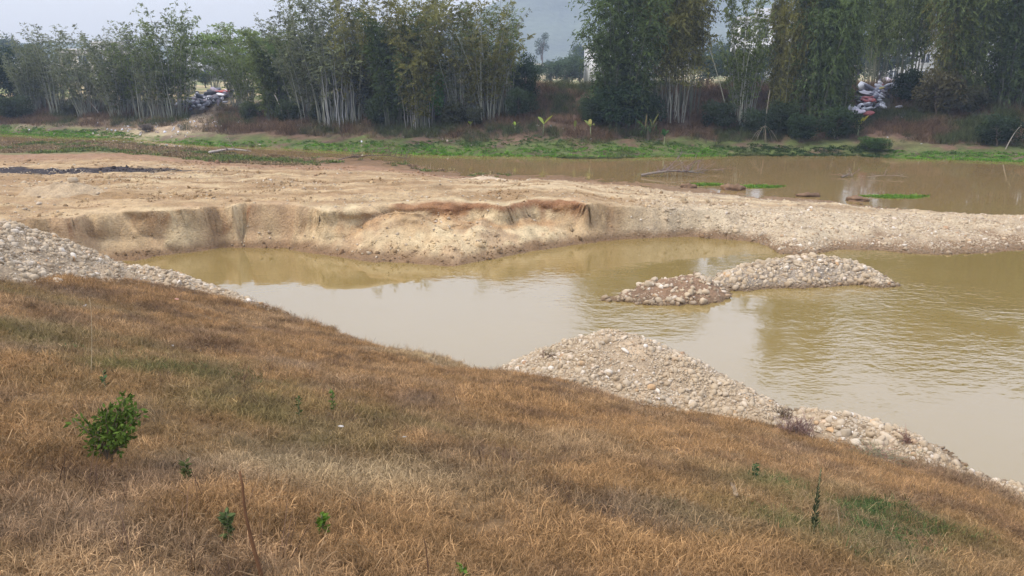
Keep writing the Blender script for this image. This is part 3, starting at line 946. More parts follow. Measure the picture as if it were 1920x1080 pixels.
# loose stones over the rest of the bar
def bar_mask(x, y):
    a = x / y
    return 0.35 * smooth(-0.1, 0.4, fbm(x * 0.5, y * 0.5, 133, 4)) * (a < 0.3) * (bar_z(x, y, False) > 0.05)
rr = np.random.default_rng(77)
X = rr.uniform(-28, 16, 40000); Y = rr.uniform(26, 46, 40000)
k = rr.uniform(0, 1, len(X)) < bar_mask(X, Y)
X, Y = X[k][:5200], Y[k][:5200]
S = np.clip(0.035 * np.exp(rr.normal(0, 0.5, len(X))), 0.02, 0.14)
o = scatter('pebbles', np.stack([X, Y, bar_z(X, Y) + S * 0.1], 1), np.stack([rr.normal(0, .5, len(X)), rr.normal(0, .5, len(X)), rr.uniform(0, 6, len(X))], 1), S[:, None] * np.ones((1, 3)), C_PEB, None, sandbar)
tag(o, None, None, None, 'stuff')

# clods of sand and earth over the bar, thickest along the foot of the cut
M_CLOD = leaf_mat('earth_clod', 0.0, True, 0.0)
C_CLOD = proto_collection('clod_shapes', [stone_mesh(80 + i, ICO1, 0.75, 0.8, M_CLOD) for i in range(6)])
rr = np.random.default_rng(78)
X = rr.uniform(-32, 16, 90000); Y = rr.uniform(26, 50, 90000)
A_ = X / Y
yW_, yR_, yB_ = L(W_L, A_), L(R_L, A_), L(B_L, A_)
T_ = (Y - yW_) / (yR_ - yW_); V_ = (Y - yR_) / (yB_ - yR_)
pn = fbm(X * 0.6, Y * 0.9, 161, 4)
w_ = np.where(Y < yR_, np.exp(-((T_ - 0.18) / 0.16) ** 2) * 0.9 + 0.22 * smooth(0.0, 0.4, pn), 0.45 * smooth(0.05, 0.35, pn) * (V_ < 0.7)) * (A_ < 0.30)
zz = bar_z(X, Y)
k = (rr.uniform(0, 1, len(X)) < w_) & (zz > 0.0)
X, Y, zz, T_ = X[k][:16000], Y[k][:16000], zz[k][:16000], T_[k][:16000]
S = np.clip(0.038 * np.exp(rr.normal(0, 0.55, len(X))), 0.015, 0.22)
tl = bar_col(X, Y, zz) * rr.uniform(0.6, 1.15, (len(X), 1))
o = scatter('clods', np.stack([X, Y, zz + S * 0.05], 1), rr.normal(0, 1, (len(X), 3)), S[:, None] * rr.uniform(.7, 1.3, (len(X), 3)), C_CLOD, tl, sandbar)
tag(o, None, None, None, 'stuff')

# ------------------------------------------------------------------ grass of the near bank
rr = np.random.default_rng(90)
def bank_points(n, dens):
    X = rr.uniform(-30, 16, n); Y = rr.uniform(1.5, 27, n)
    Z = bank_z(X, Y)
    P = np.stack([X, Y, Z], 1)
    px, py = to_px(P)
    k = (px > -260) & (px < 2180) & (py < 1300) & (Z > 0.12)
    for H in (H1, H2, H3, H4):
        k &= H[1](X, Y) < Z + 0.02
    dist = np.hypot(X, Y)
    k &= rr.uniform(0, 1, n) < dens(dist, X, Y)
    return P[k], dist[k]
P, dist = bank_points(860000, lambda d, x, y: np.clip((6.5 / d) ** 1.1, 0.05, 1.0) * np.clip(0.80 + 1.4 * fbm(x * 1.3, y * 1.3, 145, 3), 0.35, 1))
print('grass tufts', len(P))
n = len(P)
tl = bank_col(P[:, 0], P[:, 1]) * rr.uniform(0.6, 1.5, (n, 1))
sc = rr.uniform(0.5, 1.1, n) * (1 + 0.4 * fbm(P[:, 0] * 0.8, P[:, 1] * 0.8, 141, 3)) * (0.9 + 0.02 * dist)
lay = fbm(P[:, 0] * 0.6, P[:, 1] * 0.6, 142, 3)
rot = np.stack([rr.normal(0, 0.25, n) + 0.4 * lay, rr.normal(0, 0.25, n), rr.uniform(0, 6.28, n)], 1)
grass = scatter('dry_grass', P + np.array([0, 0, -0.01]), rot, sc[:, None] * np.ones((1, 3)) * np.array([1.0, 1.0, 0.9]), C_GRASS, tl)
tag(grass, 'matted dead brown grass covering the near bank', 'grass', None, 'stuff')

# straw lying flat over the mat, and dead weed stalks
C_FLAT = proto_collection('flat_straw', [tuft_mesh(310 + i, 12, 0.14, 0.19, 0.0036, 1.52) for i in range(5)])
P, dist = bank_points(260000, lambda d, x, y: np.clip((6.5 / d) ** 1.0, 0.1, 1.0) * np.clip(0.18 + 0.8 * fbm(x * 0.9, y * 0.9, 148, 3), 0.02, 1))
n = len(P)
print('flat straw', n)
tl = mixc(bank_col(P[:, 0], P[:, 1]), (0.33, 0.235, 0.135), 0.4 * np.ones(n)) * rr.uniform(0.5, 1.3, (n, 1))
flat = scatter('flat_straw', P + np.array([0, 0, 0.005]), np.stack([rr.normal(0, .2, n) + 0.25, rr.normal(0, .2, n) - 0.15, rr.uniform(0, 6.28, n)], 1), rr.uniform(0.6, 1.2, (n, 1)) * np.ones((1, 3)), C_FLAT, tl)
tag(flat, 'loose bleached straw lying flat over the dead grass', 'grass', None, 'stuff')
C_STALK = proto_collection('dead_stalks', [tuft_mesh(330 + i, 7, 0.05, 0.34, 0.0028, 0.45) for i in range(5)])
P, dist = bank_points(60000, lambda d, x, y: np.clip((8 / d), 0.1, 1.0) * 0.35 * smooth(0.15, 0.5, fbm(x * 0.8, y * 0.8, 149, 3)))
n = len(P)
stk = scatter('dead_stalks', P, np.stack([rr.normal(0, .2, n), rr.normal(0, .2, n), rr.uniform(0, 6.28, n)], 1), rr.uniform(0.5, 1.1, (n, 1)) * np.ones((1, 3)), C_STALK, np.array([[0.13, 0.08, 0.055]]) * rr.uniform(.6, 1.5, (n, 1)))
tag(stk, 'thin dark dead weed stalks standing in drifts through the grass', 'dead weeds', None, 'stuff')

# taller straw along the lip and in drifts
def tall_d(d, x, y):
    n = fbm(x * 0.7, y * 0.7, 143, 4)
    lipm = smooth(0.7, 0.3, bank_z(x, y)) * 0.22
    return np.clip(0.045 * smooth(0.15, 0.6, n) + lipm + 0.12 * spot(x, y, 220, 660, 1.2, 0.7) + 0.10 * spot(x, y, 860, 690, 1.0, .5), 0, 1) * np.clip(8 / d, 0.2, 1)
P, dist = bank_points(160000, tall_d)
n = len(P)
print('tall tufts', n)
tl = mixc(bank_col(P[:, 0], P[:, 1]), (0.42, 0.31, 0.175), 0.55 * np.ones(n)) * rr.uniform(0.75, 1.2, (n, 1))
tall = scatter('tall_straw', P, np.stack([rr.normal(0, .2, n), rr.normal(0, .2, n), rr.uniform(0, 6.28, n)], 1), rr.uniform(0.5, 1.0, (n, 1)) * np.ones((1, 3)), C_TALL, tl)
tag(tall, 'longer bleached straw standing along the lip of the near bank', 'grass', None, 'stuff')

# green weeds low in the grass, bottom right
def weed_d(d, x, y):
    m = np.zeros(np.shape(x))
    for px, py, rx, ry, k_ in [(1475, 915, .35, .25, .9), (1500, 935, .3, .2, .8), (1600, 955, .45, .18, 1.0), (1655, 950, .3, .15, .8), (1640, 985, .5, .22, .8), (1720, 985, .4, .18, .7), (1560, 1040, .25, .12, .5), (1700, 1025, .3, .15, .45), (340, 690, .8, .35, .25), (1545, 1000, .6, .4, .15)]:
        m = np.maximum(m, k_ * spot(x, y, px, py, rx, ry))
    return np.clip(m * 1.6, 0, 1) * smooth(-.4, .1, fbm(x * 3, y * 3, 147, 2))
P, dist = bank_points(500000, weed_d)
n = len(P)
print('weed tufts', n)
tl = np.array([[0.066, 0.100, 0.034]]) * rr.uniform(0.5, 1.5, (n, 1))
weeds = scatter('green_weeds', P, np.stack([rr.normal(0, .2, n), rr.normal(0, .2, n), rr.uniform(0, 6.28, n)], 1), rr.uniform(0.45, 0.9, (n, 1)) * np.ones((1, 3)), C_SHORT, tl)
tag(weeds, 'low green weeds creeping through the dead grass', 'weeds', None, 'stuff')

# ------------------------------------------------------------------ cover of the far bank and of the bar's wet edges
rr = np.random.default_rng(95)
def far_points(n, dens, x0=-62, x1=62, y0=48, y1=105, fn=far_z):
    X = rr.uniform(x0, x1, n); Y = rr.uniform(y0, y1, n)
    Z = fn(X, Y)
    P = np.stack([X, Y, Z], 1)
    k = in_frame(P, 150) & (rr.uniform(0, 1, n) < dens(X, Y, Z))
    return P[k]
def green_d(x, y, z):
    a = x / y; d = y - L(F_L, a)
    n = fbm(x * 0.35, y * 0.35, 151, 4)
    wmax = np.interp(a, [-.7, -.5, -.35, -.2, 0, .2, .27, .33, .46, .5, .7], [4, 3, 1.2, 3.5, 5, 5.2, 4, 2.5, 2.2, 2.0, 2.2])
    return (d > -0.7) * smooth(1.0, 0.5, d / wmax + 0.5 * n) * np.clip(0.95 + 1.5 * n, 0.08, 1) * (1 - 0.9 * smooth(0.3, 0.8, spot(x, y, 330, 250, 6, 4, far_z)))
P = far_points(150000, green_d)
n = len(P); a_ = P[:, 0] / P[:, 1]; d_ = P[:, 1] - L(F_L, a_)
P[:, 2] = np.maximum(P[:, 2], 0.0)
nn = fbm(P[:, 0] * 0.5, P[:, 1] * 0.5, 152, 3)
tl = mixc(np.tile(np.array([0.105, 0.215, 0.028]), (n, 1)), (0.06, 0.10, 0.028), smooth(0.8, 3.0, d_ + 2.2 * nn))
tl = mixc(tl, (0.035, 0.06, 0.02), smooth(0.24, 0.3, a_) * (1 - smooth(0.46, 0.5, a_)))
tl = mixc(tl, (0.11, 0.11, 0.045), smooth(0.1, 0.5, -nn) * 0.6) * rr.uniform(0.7, 1.35, (n, 1))
print('green cover', n)
cover = scatter('waterside_cover', P, np.stack([rr.normal(0, .2, n), rr.normal(0, .2, n), rr.uniform(0, 6.28, n)], 1), rr.uniform(0.3, 0.75, (n, 1)) * np.array([[1, 1, 0.75]]), C_COVER, tl)
tag(cover, 'bright green waterside plants matting the foot of the far bank', 'ground cover', None, 'stuff')

def brush_d(x, y, z):
    a = x / y; d = y - L(F_L, a)
    n = fbm(x * 0.3, y * 0.3, 153, 4)
    sandy = np.clip(spot(x, y, 330, 238, 7, 3.0, far_z) + spot(x, y, 400, 205, 1.8, 7, far_z) + 0.6 * spot(x, y, 190, 225, 8, 2, far_z), 0, 1)
    return smooth(3.0, 6, d + n) * (1 - smooth(15, 20, d)) * np.clip(0.7 + 0.9 * n, 0.3, 1) * (1 - 0.85 * sandy)
P = far_points(110000, brush_d)
n = len(P)
nn = fbm(P[:, 0] * 0.4, P[:, 1] * 0.4, 154, 3)
tl = mixc(np.tile(np.array([0.15, 0.098, 0.060]), (n, 1)), (0.075, 0.088, 0.038), smooth(-.15, 0.2, nn)) * rr.uniform(0.6, 1.3, (n, 1))
print('brush', n)
brush = scatter('dry_brush', P, np.stack([rr.normal(0, .25, n), rr.normal(0, .25, n), rr.uniform(0, 6.28, n)], 1), rr.uniform(0.5, 1.4, (n, 1)) * np.ones((1, 3)), C_BRUSH, tl)
tag(brush, 'tangled dry brown brush over the slope of the far bank', 'brush', None, 'stuff')

def strip_d(x, y, z):
    a = x / y
    v = (y - L(R_L, a)) / (L(B_L, a) - L(R_L, a))
    n = fbm(x * 0.4, y * 0.7, 155, 4)
    return smooth(0.70, 0.76, v + 0.06 * n) * (v < 1.0) * (1 - smooth(-0.33, -0.22, a)) * np.clip(0.6 + 0.9 * n, 0.05, 1) + 0.25 * smooth(.8, .9, v) * (v < 1) * (a < 0.0) * smooth(0.1, .4, n)
P = far_points(34000, strip_d, -50, 2, 40, 75, bar_z)
n = len(P)
nn = fbm(P[:, 0] * 0.3, P[:, 1] * 0.6, 156, 3)
tl = mixc(np.tile(np.array([0.105, 0.135, 0.04]), (n, 1)), (0.21, 0.15, 0.085), smooth(-.05, 0.25, nn + 0.012 * (P[:, 1] - 52))) * rr.uniform(0.7, 1.3, (n, 1))
print('strip', n)
strip = scatter('bar_grass', P, np.stack([rr.normal(0, .2, n), rr.normal(0, .2, n), rr.uniform(0, 6.28, n)], 1), rr.uniform(0.5, 1.1, (n, 1)) * np.array([[1, 1, 0.7]]), C_COVER, tl)
tag(strip, 'olive and brown grass on the back left end of the sandbar', 'grass', None, 'stuff')

# ------------------------------------------------------------------ plants
def leaf_quads(P, D, Ln, Wd, r, tone=None):
    """rhombic leaves from points, directions, lengths and widths"""
    n = len(P)
    D = D / (np.linalg.norm(D, axis=1)[:, None] + 1e-9)
    rnd = r.normal(size=(n, 3))
    S = np.cross(D, rnd); S /= np.linalg.norm(S, axis=1)[:, None] + 1e-9
    mid = P + D * (Ln * 0.45)[:, None]
    V = np.concatenate([P, mid + S * (Wd * 0.5)[:, None], P + D * Ln[:, None], mid - S * (Wd * 0.5)[:, None]])
    i = np.arange(n)
    F = np.stack([i, i + n, i + 2 * n, i + 3 * n], 1)
    t = r.uniform(0, 1, n) if tone is None else np.clip(tone + r.normal(0, .15, n), 0, 1)
    return V, F, np.tile(t, 4)

def make_bamboo(seed, n=24, h=10.0, base_r=0.9, spread=2.2, start=0.35, sprays=26, leaves=9, leaf=0.30, spray_len=1.1, droop=0.5, rad=0.045):
    r = np.random.default_rng(seed)
    culms, LP, LD, LL, LT = [], [], [], [], []
    for i in range(n):
        th = r.uniform(0, 2 * math.pi)
        rb = base_r * math.sqrt(r.uniform(0, 1))
        b = np.array([rb * math.cos(th), rb * math.sin(th), -0.3])
        th2 = th + r.normal(0, 0.5)
        out = np.array([math.cos(th2), math.sin(th2), 0])
        hh = h * (0.5 + 0.58 * r.uniform(0, 1) ** 0.8)
        sp = spread * r.uniform(0.15, 1.0) * (0.5 + 0.5 * rb / base_r)
        f = np.linspace(0, 1, 11)
        arch = r.uniform(0.4, 1.1) * droop * 2.2
        path = b + out * (sp * f ** 1.5 + arch * np.clip(f - 0.7, 0, 1) ** 2 * 6)[:, None] + np.array([0, 0, 1.0]) * (hh * f - arch * np.clip(f - 0.75, 0, 1) ** 2 * 7)[:, None]
        path[1:-1] += r.normal(0, 0.03, (9, 3))
        V, F = tube(path, rad * r.uniform(0.8, 1.15) * (1 - 0.82 * f), 5)
        culms.append(fix_tris('culm', V, F, M_CULM, smoothed=True))
        m = int(sprays * r.uniform(0.6, 1.3))
        fs = start + (1 - start) * r.uniform(0, 1, m) ** 0.75
        tone = r.uniform(0, 1)
        for q in fs:
            p = np.array([np.interp(q, f, path[:, k]) for k in range(3)])
            an = r.uniform(0, 2 * math.pi)
            d0 = np.array([math.cos(an), math.sin(an), r.uniform(0.2, 1.2)])
            ln = spray_len * r.uniform(0.4, 1.2) * (1.15 - 0.55 * abs(q - 0.6))
            k = max(3, int(leaves * r.uniform(0.6, 1.4)))
            u = r.uniform(0.15, 1, k)
            pts = p + d0 * (u * ln)[:, None] + np.array([0, 0, -1.0]) * (droop * ln * u ** 2)[:, None]
            dd = d0 + np.array([0, 0, -1.0]) * (1.4 * droop * u + 0.3)[:, None] + r.normal(0, 0.55, (k, 3))
            LP.append(pts); LD.append(dd); LL.append(leaf * r.uniform(0.6, 1.25, k)); LT.append(np.full(k, np.clip(tone * 0.6 - 0.05 + 0.45 * q + r.normal(0, .2), 0, 1)))  # tone rises up the culm: lit upper plumes painted into the leaf colour
    LP, LD, LL, LT = np.vstack(LP), np.vstack(LD), np.concatenate(LL), np.concatenate(LT)
    V, F, tone = leaf_quads(LP, LD, LL, LL * 0.30, r, LT)
    return dict(culms=culms, foliage=mesh('foliage', V, F, M_LEAF, attrs={'tone': tone}), h=h)

def place_bamboo(proto, label, loc, height, wide=1.0, rz=0.0, leafc=(0.07, 0.095, 0.035), culmc=None, tilt=(0, 0), pale=False):
    s = height / proto['h']
    root = empty('bamboo_clump', loc, rz, (s * wide, s * wide, s))
    root.rotation_euler = (tilt[0], tilt[1], rz)
    if culmc is None: culmc = (0.215, 0.22, 0.17) if pale else (0.105, 0.11, 0.07)
    tag(root, label, 'bamboo', 'bamboo clumps along the far bank')
    for me in proto['culms']:
        k = random.uniform(0.75, 1.3)
        obj('culm', me, root, color=[c * k for c in culmc])
    obj('foliage', proto['foliage'], root, color=leafc)
    return root

BS = [make_bamboo(301, 30, 10, 1.0, 3.6, 0.26, 46, 9, 0.24, 0.55, 0.45),
      make_bamboo(302, 34, 10, 1.2, 3.0, 0.24, 50, 10, 0.24, 0.58, 0.5),
      make_bamboo(303, 28, 10, 0.9, 4.0, 0.28, 44, 9, 0.24, 0.52, 0.40)]
BM = [make_bamboo(311, 30, 10, 1.2, 2.4, 0.12, 78, 12, 0.28, 1.0, 0.6), make_bamboo(312, 30, 10, 1.1, 2.0, 0.16, 78, 12, 0.27, 0.95, 0.6)]
BD = [make_bamboo(321, 34, 14, 1.7, 3.4, 0.06, 112, 13, 0.30, 1.6, 0.75, 0.05), make_bamboo(322, 30, 14, 1.6, 3.0, 0.10, 112, 13, 0.30, 1.5, 0.8, 0.05), make_bamboo(323, 28, 14, 1.5, 2.6, 0.20, 96, 12, 0.30, 1.5, 0.7, 0.05)]

def base_at(px, py):
    return hit(px, py, far_z, 45, 300)
def htop(loc, px, py):
    return at(px, py, loc[1])[2] - loc[2]

BH = [make_bamboo(341, 30, 14, 1.5, 2.8, 0.40, 100, 12, 0.30, 1.4, 0.8, 0.05), make_bamboo(342, 26, 14, 1.3, 2.4, 0.44, 92, 12, 0.30, 1.3, 0.7, 0.05)]
BC = make_bamboo(351, 30, 14, 1.6, 3.0, 0.26, 100, 12, 0.30, 1.5, 0.9, 0.05)
DK, MD, LT_, OL, YL = (0.080, 0.110, 0.038), (0.130, 0.162, 0.052), (0.13, 0.17, 0.06), (0.165, 0.160, 0.050), (0.18, 0.17, 0.06)
GR = (0.135, 0.150, 0.078)
clumps = [
    # proto, px, base y, top y (or metres if negative marker), width, leaf colour, label
    (BS[2], 108, 214, 44, 1.1, GR, 'thin grey bamboo clump beside the dark tree at the left edge'),
    (BS[0], 165, 216, 62, 1.15, GR, 'sparse bamboo clump with bare leaning culms, second from the left'),
    (BS[1], 228, 220, 56, 1.15, GR, 'grey green bamboo clump leaning left above the bare sandy slope'),
    (BS[2], 268, 221, 40, 1.1, MD, 'leafier bamboo clump between the leaning clump and the tall one left of the rubbish'),
    (BS[0], 300, 222, 45, 1.1, GR, 'open bamboo clump with crossing culms left of the tall clump by the rubbish'),
    (BS[2], 356, 176, 36, 1.0, MD, 'bamboo clump rising directly behind the far rubbish heap'),
    (BS[1], 62, 212, 66, 1.0, GR, 'grey bamboo clump behind the dark tree at the left edge'),
    (BS[1], 328, 223, 4, 0.95, MD, 'tall bamboo clump standing just left of the far rubbish heap'),
    (BS[2], 468, 220, 50, 0.8, MD, 'slender bamboo clump behind the pale feathery tree'),
    (BM[0], 520, 228, 52, 1.0, MD, 'dark leafy bamboo clump right of the pale feathery tree'),
    (BS[0], 575, 226, -10, 1.0, GR, 'tall open bamboo clump with silvery culms fanning left'),
    (BS[1], 625, 228, -40, 1.0, GR, 'dense stand of silvery culms, widest of the pale stands'),
    (BS[2], 668, 228, -40, 0.95, OL, 'silvery bamboo clump with yellowish tops left of the dark clump'),
    (BM[0], 745, 234, 18, 1.0, DK, 'dark bushy bamboo clump over the pale stems at the water meadow'),
    (BM[1], 792, 236, -18, 0.95, OL, 'olive topped bamboo clump behind the bright green shrub'),
    (BS[0], 862, 224, 22, 0.9, GR, 'thin bamboo clump with bare culms right of the bright green shrub'),
    (BS[1], 915, 222, -30, 0.95, OL, 'tall fan shaped bamboo clump with yellow green tops'),
    (BS[2], 948, 214, 6, 0.9, MD, 'fan shaped bamboo clump leaning right beside the sky gap'),
    (BD[0], 1165, 236, -150, 0.85, DK, 'huge dark bamboo clump at the right side of the sky gap'),
    (BH[0], 1235, 222, -140, 0.8, OL, 'olive bamboo clump behind the pale bare stems'),
    (BH[1], 1290, 216, -120, 0.75, OL, 'bamboo clump with a bundle of pale bare stems at its foot'),
    (BS[1], 1392, 226, -60, 0.8, MD, 'thin see through bamboo clump in front of the white houses'),
    (BM[0], 1462, 236, -90, 0.62, OL, 'bamboo clump with an arching yellow green top left of the near rubbish'),
    (BD[1], 1520, 238, -240, 0.8, DK, 'tall dark bamboo clump second left of the near rubbish heap'),
    (BD[0], 1562, 224, -250, 0.6, MD, 'tall bamboo clump standing just left of the near rubbish heap'),
    (BC, 1640, 160, -190, 0.7, MD, 'bamboo clump on the crest behind the near rubbish heap'),
    (BC, 1700, 163, -210, 0.7, MD, 'second bamboo clump on the crest right behind the near rubbish heap'),
    (BD[2], 1765, 206, -230, 0.65, OL, 'brownish bamboo clump just right of the near rubbish heap'),
    (BD[1], 1800, 200, -240, 0.8, MD, 'tall bamboo clump on the red slope right of the near rubbish heap'),
    (BD[0], 1890, 196, -220, 0.8, DK, 'dark bamboo clump at the right edge above the red slope'),
    (BM[1], 1938, 198, -230, 0.9, MD, 'tall leafy bamboo clump at the very right edge of the view'),
    (BS[1], 88, 205, 60, 1.1, GR, 'faint grey bamboo behind the dark tree and the thin clump'),
    (BS[0], 196, 206, 66, 1.1, GR, 'faint bamboo behind the sparse clump of leaning culms'),
    (BS[1], 252, 208, 58, 0.9, GR, 'grey green bamboo in the second row behind the crossing culms'),
    (BS[2], 404, 172, 62, 0.9, GR, 'thin bamboo on the field edge behind the rubbish and the feathery tree'),
    (BS[0], 452, 205, 46, 1.0, MD, 'second row bamboo just right of the feathery tree'),
    (BS[1], 548, 210, 22, 1.0, GR, 'second row bamboo behind the dark leafy clump'),
    (BS[0], 602, 212, 14, 0.9, MD, 'leafy second row bamboo between two silvery stands'),
    (BS[2], 655, 210, -14, 1.0, GR, 'second row bamboo behind the widest silvery stand'),
    (BS[1], 712, 212, -6, 1.0, OL, 'yellowish second row bamboo behind the dark olive tree'),
    (BS[0], 770, 214, -20, 1.0, GR, 'second row bamboo with a tall spire behind the dark bushy clump'),
    (BS[2], 826, 212, 8, 1.0, MD, 'second row bamboo behind the bright green shrub'),
    (BS[1], 890, 206, 4, 1.0, MD, 'second row bamboo between the thin clump and the fan shaped one'),
    (BD[2], 1990, 205, -200, 0.8, MD, 'bamboo clump cut off by the right edge of the view'),
]
for i, (pr, px, py, ty, wd, lc, lab) in enumerate(clumps):
    b = base_at(px, py)
    hgt = htop(b, px, ty)
    k = random.uniform(0.9, 1.1)
    place_bamboo(pr, lab, b, hgt, wd * min(1.0, 10.5 / hgt * (pr['h'] / 10)) if hgt > pr['h'] else wd, random.uniform(0, 6.28), [c * k for c in lc], pale=pr in BS)

# broadleaf trees and shrubs
def make_tree(seed, h=6.0, trunk_h=2.0, crown_r=2.2, clusters=26, per=160, leaf=0.22, layered=False, cl_r=0.75, limbs=7, low=0.0, ratio=0.5):
    r = np.random.default_rng(seed)
    cz = (trunk_h + h) / 2
    ch = (h - trunk_h) / 2
    cents = []
    for i in range(clusters):
        while True:
            v = r.uniform(-1, 1, 3)
            if 0.12 < v @ v < 1: break
        cents.append(np.array([v[0] * crown_r, v[1] * crown_r, cz + v[2] * ch + low]))
    cents = np.array(cents)
    LP, LD, LL, LT = [], [], [], []
    for c in cents:
        k = int(per * r.uniform(0.6, 1.4))
        q = r.normal(0, 1, (k, 3)); q /= np.linalg.norm(q, axis=1)[:, None] + 1e-9
        q *= (cl_r * r.uniform(0.2, 1.0, k) ** 0.5 * r.uniform(.7, 1.2))[:, None]
        if layered: q[:, 2] *= 0.22
        LP.append(c + q)
        LD.append(q * 0.8 + r.normal(0, 0.5, (k, 3)) + np.array([0, 0, -0.3 if not layered else 0]))
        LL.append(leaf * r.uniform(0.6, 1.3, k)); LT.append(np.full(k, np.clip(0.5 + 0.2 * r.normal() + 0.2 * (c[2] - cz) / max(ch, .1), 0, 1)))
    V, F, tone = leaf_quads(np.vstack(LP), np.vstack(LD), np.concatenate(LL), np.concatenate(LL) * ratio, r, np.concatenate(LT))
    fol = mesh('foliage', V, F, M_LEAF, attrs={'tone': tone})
    f = np.linspace(0, 1, 7)
    tr = 0.028 * h
    top = np.array([r.normal(0, .15), r.normal(0, .15), trunk_h + 0.55 * (h - trunk_h)])
    path = np.array([0, 0, -0.3]) + (top - np.array([0, 0, -0.3])) * f[:, None]
    path[1:-1, :2] += r.normal(0, 0.04 * h * 0.3, (5, 2))
    parts = [tube(path, tr * (1 - 0.75 * f), 6)]
    trunk = fix_tris('trunk', *parts[0], M_BARK, smoothed=True)
    lm = []
    for i in range(limbs):
        c = cents[r.integers(len(cents))]
        s = np.array([np.interp(r.uniform(0.35, 0.95), f, path[:, k]) for k in range(3)])
        g = np.linspace(0, 1, 5)
        pp = s + (c - s) * g[:, None] + np.array([0, 0, 1]) * (0.12 * h * 0.3 * np.sin(g * math.pi))[:, None]
        lm.append(fix_tris('limb', *tube(pp, tr * 0.45 * (1 - 0.8 * g), 5), M_BARK, smoothed=True))
    return dict(foliage=fol, trunk=trunk, limbs=lm, h=h)

def place_tree(pr, name, label, cat, loc, height, leafc, barkc=(0.12, 0.095, 0.07), wide=1.0, rz=None, group=None):
    s = height / pr['h']
    root = empty(name, loc, random.uniform(0, 6.28) if rz is None else rz, (s * wide, s * wide, s))
    tag(root, label, cat, group)
    obj('trunk', pr['trunk'], root, color=barkc)
    for me in pr['limbs']: obj('limb', me, root, color=barkc)
    obj('crown', pr['foliage'], root, color=leafc)
    return root

T_DENSE = make_tree(401, 7, 1.2, 2.6, 44, 230, 0.24, cl_r=0.95)
T_FEATH = make_tree(402, 7, 2.4, 2.8, 46, 170, 0.24, layered=True, cl_r=0.9, limbs=12, ratio=0.35)
T_SHRUB = make_tree(403, 3, 0.3, 1.4, 26, 170, 0.2, cl_r=0.6, limbs=6)
T_FAR = make_tree(404, 9, 2.0, 2.8, 36, 120, 0.42, cl_r=1.1, limbs=6)
T_GUM = make_tree(405, 14, 5.5, 2.6, 16, 90, 0.42, cl_r=1.0, limbs=9)

def pt(px, by, ty, pr, name, label, cat, leafc, wide=1.0, group=None, Y=None):
    if Y is None: b = base_at(px, by)
    else:
        b = at(px, by, Y); b[2] = float(far_z(np.array([b[0]]), np.array([Y]))[0])
    return place_tree(pr, name, label, cat, b, htop(b, px, ty), leafc, wide=wide, group=group)

pt(40, 208, 92, T_DENSE, 'broadleaf_tree', 'dark dense round tree at the left edge of the far bank', 'tree', (0.026, 0.042, 0.02), 1.1)
pt(-30, 205, 80, T_DENSE, 'broadleaf_tree', 'dark tree cut off by the left edge of the view', 'tree', (0.03, 0.045, 0.022), 1.0)
pt(446, 196, 48, T_FEATH, 'feathery_tree', 'pale green feathery tree in flat layers right of the far rubbish heap', 'tree', (0.15, 0.20, 0.06), 1.25)
pt(528, 222, 70, T_FEATH, 'feathery_tree', 'feathery tree with flat green layers against the dark leafy bamboo', 'tree', (0.11, 0.155, 0.045), 0.85)
pt(705, 222, 78, T_DENSE, 'broadleaf_tree', 'dark olive round tree among the silvery bamboo', 'tree', (0.05, 0.055, 0.022), 0.8)
pt(812, 224, 138, T_SHRUB, 'shrub', 'bright green leafy shrub in front of the olive topped bamboo', 'shrub', (0.07, 0.15, 0.035), 0.85)
pt(985, 200, 104, T_DENSE, 'broadleaf_tree', 'dark green round small tree at the left side of the sky gap', 'tree', (0.032, 0.055, 0.024), 0.75)
pt(1150, 242, 150, T_SHRUB, 'shrub', 'dark green bush under the huge bamboo clump', 'shrub', (0.036, 0.06, 0.028), 1.2)
pt(1205, 240, 172, T_SHRUB, 'shrub', 'dark bush beside the strappy pandanus', 'shrub', (0.04, 0.06, 0.026), 1.1)
pt(1110, 236, 178, T_SHRUB, 'shrub', 'low dark bush left of the huge bamboo clump', 'shrub', (0.045, 0.065, 0.03), 1.1)
pt(1420, 256, 205, T_SHRUB, 'shrub', 'grey green bush leaning over the fallen bamboo roots', 'shrub', (0.04, 0.058, 0.03), 1.3)
pt(1500, 266, 215, T_SHRUB, 'shrub', 'dark bush at the waterline under the tall dark bamboo', 'shrub', (0.032, 0.05, 0.022), 1.3)
pt(1570, 262, 200, T_SHRUB, 'shrub', 'dark leafy bush left of the yellow leaved sprigs', 'shrub', (0.036, 0.055, 0.022), 1.2)
pt(1636, 282, 258, T_SHRUB, 'shrub', 'small green bush at the waterline below the near rubbish heap', 'shrub', (0.055, 0.095, 0.03), 2.6)
pt(1700, 196, 130, T_SHRUB, 'shrub', 'dark bush overhanging the right side of the near rubbish heap', 'shrub', (0.028, 0.042, 0.02), 0.9)
pt(1755, 220, 130, T_SHRUB, 'shrub', 'dry brownish thicket right of the near rubbish heap', 'shrub', (0.085, 0.075, 0.035), 0.9)
pt(1870, 274, 215, T_SHRUB, 'shrub', 'dark bush on the lower right slope', 'shrub', (0.034, 0.05, 0.024), 1.2)
pt(1905, 200, 150, T_SHRUB, 'shrub', 'dark bush high on the slope at the right edge', 'shrub', (0.045, 0.045, 0.025), 1.1)
pt(275, 247, 232, T_SHRUB, 'shrub', 'low grey bush at the water left of the sandy landing', 'shrub', (0.15, 0.125, 0.10), 1.6)

